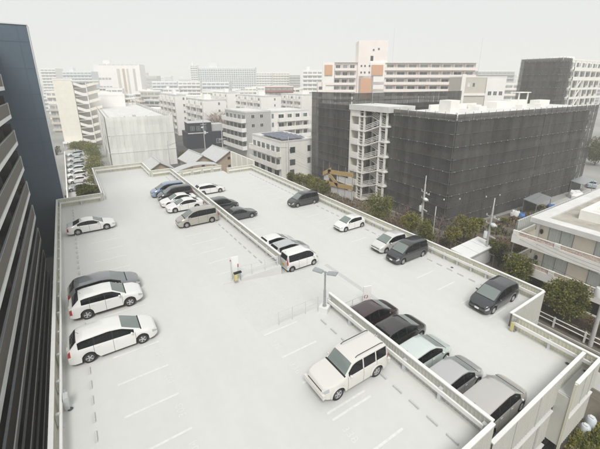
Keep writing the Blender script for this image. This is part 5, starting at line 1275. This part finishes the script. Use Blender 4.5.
# hedge trees between the street cars and the deck
for i, (px, py, z, r_, hz) in enumerate(((94, 150, -4.4, 2.2, 1.8), (93.5, 156, -4.4, 2.2, 1.8), (94, 162, -4.4, 2.2, 1.8), (95.5, 168, -4.5, 2.2, 1.7), (96.5, 174, -4.5, 2.2, 1.6), (90, 148, -4.2, 2.2, 1.8), (86, 146, -4.2, 2.0, 1.7), (81, 145.5, -4.2, 2.0, 1.6), (75, 145.5, -4.4, 1.8, 1.5), (99, 180, -4.9, 2.0, 1.5))):
    veg(px, py, z, r_, hz, ('leaf_olive', 'leaf_olive', 'leaf_yellow')[i % 3], 70 + i % 3, 'clipped round olive tree in the row beside the street cars', 'hedge_tree', 'tree', 1700, .3)
    C.objects['hedge_tree' if i == 0 else 'hedge_tree.%03d' % i]['group'] = 'clipped trees beside the street cars'
p = at(66, 148, -5); plant('shrub', 'small dark bush across the side street from the carport', 'shrub', p.x - 3, p.y, G, 1.6, 1.5, 1.5, 1.3, 'leaf_dark', 75, 1200, .28)
p = at(184, 158, -4.5); plant('shrub', 'dark bush between the white sheeted building and the tan houses', 'shrub', p.x, p.y, G, 2.5, 1.9, 1.9, 2.0, 'leaf_dark', 76, 1800, .28)
p = at(187, 128, -5); plant('shrub', 'dark bush at the left corner of the navy house', 'shrub', p.x, p.y, G, 2.2, 1.6, 1.6, 1.7, 'leaf_dark', 77, 1200, .28)
for i, (px, py) in enumerate(((591, 148), (597, 155), (600, 144))):
    p = at(px, py, -4); plant('shrub', ('dark green tree at the right edge beyond the netting, left of three', 'dark green tree at the right edge beyond the netting, nearest of three', 'dark green tree at the right edge beyond the netting, rearmost')[i], 'tree', p.x, p.y, G, 3.4, 3.2, 3.2, 2.8, 'leaf_dark', 78, 2600, .35)
rr = random.Random(44)
for i in range(22):
    x = rr.uniform(45, 70); y = rr.uniform(19, 27); s_ = rr.uniform(.35, .8)
    plant('shrub', 'small scrubby garden bush on the bare strip before the netted south side', 'shrub', x, y, G, s_ * .8, s_, s_, s_ * .8, ('leaf_dry', 'leaf_olive', 'leaf_dry', 'leaf_yellow')[i % 4], 90 + i % 3, 420, .2, trunk=True, group='scrubby bushes before the netting', r0=.04)
# hedges
def hedge(label, x0, x1, y0, y1, h, m, seed, leaf=.16, dens=55, base=G):
    t = thing('hedge', label, 'hedge', ((x0 + x1) / 2, (y0 + y1) / 2, base)); r = random.Random(seed); q = MB(); w, d = x1 - x0, y1 - y0
    n = int((w * d + 2 * h * (w + d) * .6) * dens)
    for i in range(n):
        s = r.random(); x, y, z = r.uniform(-w / 2, w / 2), r.uniform(-d / 2, d / 2), h
        if s < .3: x = r.choice((-w / 2, w / 2)); z = r.uniform(.1, h)
        elif s < .45: y = r.choice((-d / 2, d / 2)); z = r.uniform(.1, h)
        z += .22 * math.sin(x * 2.1 + y * 1.3) * math.sin(y * .9) * (z / h) + r.uniform(-.1, .1)
        p = Vector((x, y, z)); a = Vector((r.uniform(-1, 1), r.uniform(-1, 1), r.uniform(-.2, 1))).normalized(); b = a.cross(Vector((r.uniform(-1, 1), r.uniform(-1, 1), r.uniform(-1, 1)))).normalized(); l = leaf * r.uniform(.7, 1.4)
        q.face([p - b * l * .4, p + a * l * .5 - b * l * .1, p + a * l, p + b * l * .4])
    q.build('foliage', M[m], t); q = MB(); q.box(-w / 2 + .15, w / 2 - .15, -d / 2 + .15, d / 2 - .15, 0, h - .18); q.build('branches', M['bark'], t)
hedge('dark hedge in the gap between the deck and the balcony building', -4.2, -3.1, 3, 46, 1.5, 'leaf_hedge', 5, .16, 90)
hedge('clipped olive hedge in the far left notch of the deck', -0.6, 2.0, 56.0, 60, 7.7, 'leaf_olive', 6, .22, 70)
hedge('low hedge along the white pipe fence by the street', 35.8, 36.8, -6, 20, .55, 'leaf_hedge', 7, .14, 60); hedge('hedge of mixed shrubs against the brick garden wall', 37.6, 38.7, -8, 17, .9, 'leaf_dark', 8, .16, 60)
hedge('brown and green planting below the near corner bay', 25.5, 29.5, -4, 4.0, .6, 'leaf_yellow', 9, .2, 40)
for i, (px, py, s_, m_) in enumerate(((571, 443, .9, 'leaf_yellow'), (580, 448, .8, 'leaf_olive'), (562, 449, .8, 'leaf_yellow'), (596, 447, .7, 'leaf_olive'))):
    p = at(px, py, G); plant('shrub', 'low shrub on the brown bed below the near corner bay', 'shrub', p.x, p.y, G, s_ * .7, s_, s_, s_ * .7, m_, 95 + i % 3, 900, .16, trunk=True, group='shrubs below the near corner bay', r0=.03)
# scrub ground cover
q = MB(); r = random.Random(12)
for i in range(15000):
    x = r.uniform(30, 45.5); y = r.uniform(18, 66)
    if i % 3 == 0: x = r.uniform(44, 72); y = r.uniform(18.3, 27.8)
    if 37 < x < 44.2 and 20 < y < 24: continue
    if math.sin(x * .9) + math.sin(y * .55 + x * .3) < .1: continue
    p = Vector((x, y, G + .02)); a = Vector((r.uniform(-.6, .6), r.uniform(-.6, .6), r.uniform(.2, 1))).normalized(); b = a.cross(Vector((r.uniform(-1, 1), r.uniform(-1, 1), .2))).normalized(); l = r.uniform(.2, .6)
    q.face([p - b * l * .25, p + a * l * .5 - b * l * .15, p + a * l, p + b * l * .25])
tag(q.build('ground_cover', M['leaf_dry']), 'dry straw coloured scrub on the bare ground below the right barrier', 'ground cover', kind='stuff')
q = MB()
for i in range(9000):
    x = r.uniform(30, 45.5); y = r.uniform(18, 66)
    if i % 2 == 0: x = r.uniform(44, 72); y = r.uniform(18.3, 27.8)
    if 37 < x < 44.2 and 20 < y < 24: continue
    if math.sin(x * .7 + 2) + math.sin(y * .5) < .35: continue
    p = Vector((x, y, G + .02)); a = Vector((r.uniform(-.6, .6), r.uniform(-.6, .6), r.uniform(.2, 1))).normalized(); b = a.cross(Vector((r.uniform(-1, 1), r.uniform(-1, 1), .2))).normalized(); l = r.uniform(.2, .5)
    q.face([p - b * l * .3, p + a * l * .5 - b * l * .2, p + a * l, p + b * l * .3])
tag(q.build('ground_cover', M['leaf_dark']), 'patches of low green weeds below the right barrier', 'ground cover', kind='stuff')

# ================================================================== UTILITY POLES AND WIRES
def upole(label, x, y, h, arms=2, trans=True, rz=0.0, lean=0, steel=False, r0=.17):
    t = thing('utility_pole', label, 'utility pole', (x, y, G), rz)
    q = MB(); q.tube([(0, 0, 0), (0, 0, h)], r0, 10, r0 * .62); q.build('pole', M['pole_concrete'], t)
    for k in range(arms):
        z = h - 1.3 - k * .95; L = 1.0 - .12 * k
        q = MB(); q.box(-L, L, -.2, -.1, z, z + .09); q.build('crossarm', M['galv_pale'], t)
        for i in range(4):
            q = MB(); xx = -L + .08 + i * (2 * L - .16) / 3; q.lathe([(.001, z + .09), (.05, z + .09), (.06, z + .16), (.03, z + .2), (.06, z + .24), (.03, z + .3), (.001, z + .3)], 8, c=(xx, -.15, 0), axis='Z'); q.build('insulator', M['porcelain'], t)
    if trans:
        q = MB(); q.lathe([(.001, 0), (.29, .02), (.31, .08), (.31, .8), (.27, .9), (.001, .92)], 14, c=(.42, 0, h - 4.2), axis='Z'); tr = q.build('transformer', M['porcelain'], t, smooth=40)
        q = MB(); q.tube([(.42, 0, h - 3.3), (.42, 0, h - 3.0)], .05, 6); q.build('bushing', M['porcelain'], tr)
        q = MB(); q.box(-1.0, .2, -.08, .08, h - 3.75, h - 3.62); q.build('bracket', M['galv_pale'], t)
        q = MB(); q.ball((-.42, 0, h - 2.1), .42, .3, .28, 10, 6); q.build('switch_box', M['porcelain'], t, smooth=60)
    q = MB(); q.tube([(0, 0, h), (0, 0, h + 1.3)], .06, 6); q.build('pole_top', M['porcelain'], t)
    for k in range(8): 
        pass
    return t
P1 = at(419.5, 240, G); upole('weathered concrete utility pole with transformer before the netted corner', P1.x, P1.y, 8.6, 2, True, R(70), r0=.19)
P2 = at(484, 263, G); upole('concrete utility pole leaning out beside the low shed', P2.x, P2.y, 7.6, 2, True, R(75))
P3 = at(590, 346, G); upole('concrete utility pole at the right edge by the street', P3.x, P3.y, 9.0, 2, True, R(80))
P4 = at(289, 184, G); upole('thin utility pole before the white three-storey building', P4.x, P4.y, 9.6, 2, False, R(70), r0=.14)
P5 = at(224, 166, G); upole('white utility pole beside the tan gabled houses', P5.x, P5.y, 8.8, 1, False, R(20), r0=.16)
P6 = at(206, 158, G); upole('tall utility pole before the dark navy house', P6.x, P6.y, 11.5, 1, True, R(20), r0=.16)
P7 = at(171, 172, G); upole('thin utility pole between the small grey house and the deck', P7.x, P7.y, 8.2, 1, False, R(20), r0=.1)
P8 = at(427, 246, -5.8); upole('slim steel pole with a small lamp right of the concrete utility pole', P8.x + 1, P8.y, 5.4, 0, False, 0, r0=.07)
def wire(label, a, b, sag=.5, r=.012, group='overhead wires'):
    a = Vector(a); b = Vector(b); q = MB(); pts = []
    for i in range(13):
        t = i / 12; p = a.lerp(b, t); p.z -= sag * 4 * t * (1 - t); pts.append(p - a)
    q.tube(pts, r, 4); o = q.build('overhead_wire', M['wire'], None, loc=a); tag(o, label, 'wire', group); return o
for k, dz in enumerate((7.3, 6.6, 5.2, 4.6)):
    for o_ in ((-.4, .4) if k < 2 else (0,)):
        wire('thin dark wire strung between the poles along the right side', (P4.x + o_, P4.y, G + dz + 1), (P1.x + o_, P1.y, G + dz), .6)
        wire('thin dark wire strung between the poles along the right side', (P1.x + o_, P1.y, G + dz), (P2.x + o_, P2.y, G + dz - .6), .35)
        wire('thin dark wire strung between the poles along the right side', (P2.x + o_, P2.y, G + dz - .6), (P3.x + o_, P3.y, G + dz + .4), .45)
        wire('thin dark wire strung between the poles along the right side', (P3.x + o_, P3.y, G + dz + .4), (P3.x + o_ - .6, P3.y - 20, G + dz + .4), .45)
for o_ in (-.5, 0, .5):
    wire('thin dark wire strung across the houses at the far side', (P6.x + o_, P6.y, G + 10.2), (P5.x + o_, P5.y, G + 7.6), .3, group='wires at the far side'); wire('thin dark wire strung across the houses at the far side', (P5.x + o_, P5.y, G + 7.6), (P4.x + o_, P4.y, G + 8.4), .4, group='wires at the far side'); wire('thin dark wire strung across the houses at the far side', (P7.x + o_ * .5, P7.y, G + 7), (P6.x + o_, P6.y, G + 9), .4, group='wires at the far side')
a = Vector((46.45, 30.5, -.5)); wire('thin dark wire crossing before the dark netting to the second pole', (P1.x, P1.y, G + 6.4), (75, 26.5, -2.5), .8, group='wires before the netting'); wire('thin dark wire crossing before the dark netting to the second pole', (P2.x, P2.y, G + 6.6), (70, 27, -4), .6, group='wires before the netting')
for i, t in enumerate((.12, .22, .4, .5)):
    p = Vector((P1.x, P1.y, G + 6.4)).lerp(Vector((75, 26.5, -2.5)), t); p.z -= .8 * 4 * t * (1 - t)
    q = MB(); q.ball((0, 0, -.12), .1, .1, .17, 6, 4); o = q.build('wire_marker', M['porcelain'], None, loc=p); tag(o, 'small white marker hanging on the wire before the dark netting', 'marker', 'white markers on the wire')

# ================================================================== CAMERA, LIGHT, SKY
cd = bpy.data.cameras.new('camera'); cam = bpy.data.objects.new('camera', cd); C.objects.link(cam); S.camera = cam
cd.sensor_fit = 'HORIZONTAL'; cd.sensor_width = 36; cd.lens = 36 * F / 600; cd.clip_start = .1; cd.clip_end = 12000
cd.shift_x = (300 - CX) / 600; cd.shift_y = -(224.5 - CY) / 600
m = Matrix((RT, UP, -FW)).transposed().to_4x4(); m.translation = EYE; cam.matrix_world = m
SUN_EL, SUN_AZ = R(52), R(-150)     # azimuth from +Y, clockwise
sd = bpy.data.lights.new('sun', 'SUN'); sd.energy = 1.5; sd.angle = R(24); sd.color = (1, .98, .945)
so = bpy.data.objects.new('sun', sd); C.objects.link(so)
d = Vector((math.sin(SUN_AZ) * math.cos(SUN_EL), math.cos(SUN_AZ) * math.cos(SUN_EL), math.sin(SUN_EL)))
so.rotation_euler = (-d).to_track_quat('-Z', 'Y').to_euler()
w = bpy.data.worlds.new('World'); S.world = w; w.use_nodes = True; nt = w.node_tree; bg = nt.nodes['Background']
sk = nt.nodes.new('ShaderNodeTexSky'); sk.sky_type = 'NISHITA'; sk.sun_disc = False; sk.sun_elevation = SUN_EL; sk.sun_rotation = SUN_AZ
sk.air_density = 1; sk.dust_density = 4; sk.ozone_density = 1
mx = nt.nodes.new('ShaderNodeMix'); mx.data_type = 'RGBA'; mx.inputs['Factor'].default_value = 0.88
nt.links.new(sk.outputs[0], mx.inputs['A']); mx.inputs['B'].default_value = (5.15, 5.17, 5.05, 1)     # even cloud cover over the clear sky
nt.links.new(mx.outputs['Result'], bg.inputs['Color']); bg.inputs['Strength'].default_value = 0.10
S.view_settings.view_transform = 'Standard'; S.view_settings.look = 'None'; S.view_settings.gamma = 1; S.view_settings.use_curve_mapping = False
S.view_settings.exposure = 0.74
S.cycles.max_bounces = 6; S.cycles.transparent_max_bounces = 12; S.cycles.volume_bounces = 2
HAZE = 0.00105
if HAZE:
    q = MB(); q.box(-500, 1500, -120, 1500, G - 1, 62)
    hm = bpy.data.materials.new('haze'); hm.use_nodes = True; hn = hm.node_tree
    for n in list(hn.nodes):
        if n.type != 'OUTPUT_MATERIAL': hn.nodes.remove(n)
    pv = hn.nodes.new('ShaderNodeVolumePrincipled'); pv.inputs['Color'].default_value = (1, 1, .985, 1); pv.inputs['Density'].default_value = HAZE; pv.inputs['Anisotropy'].default_value = 0.0
    hn.links.new(pv.outputs[0], next(n for n in hn.nodes if n.type == 'OUTPUT_MATERIAL').inputs['Volume'])
    tag(q.build('haze', hm), kind='stuff')
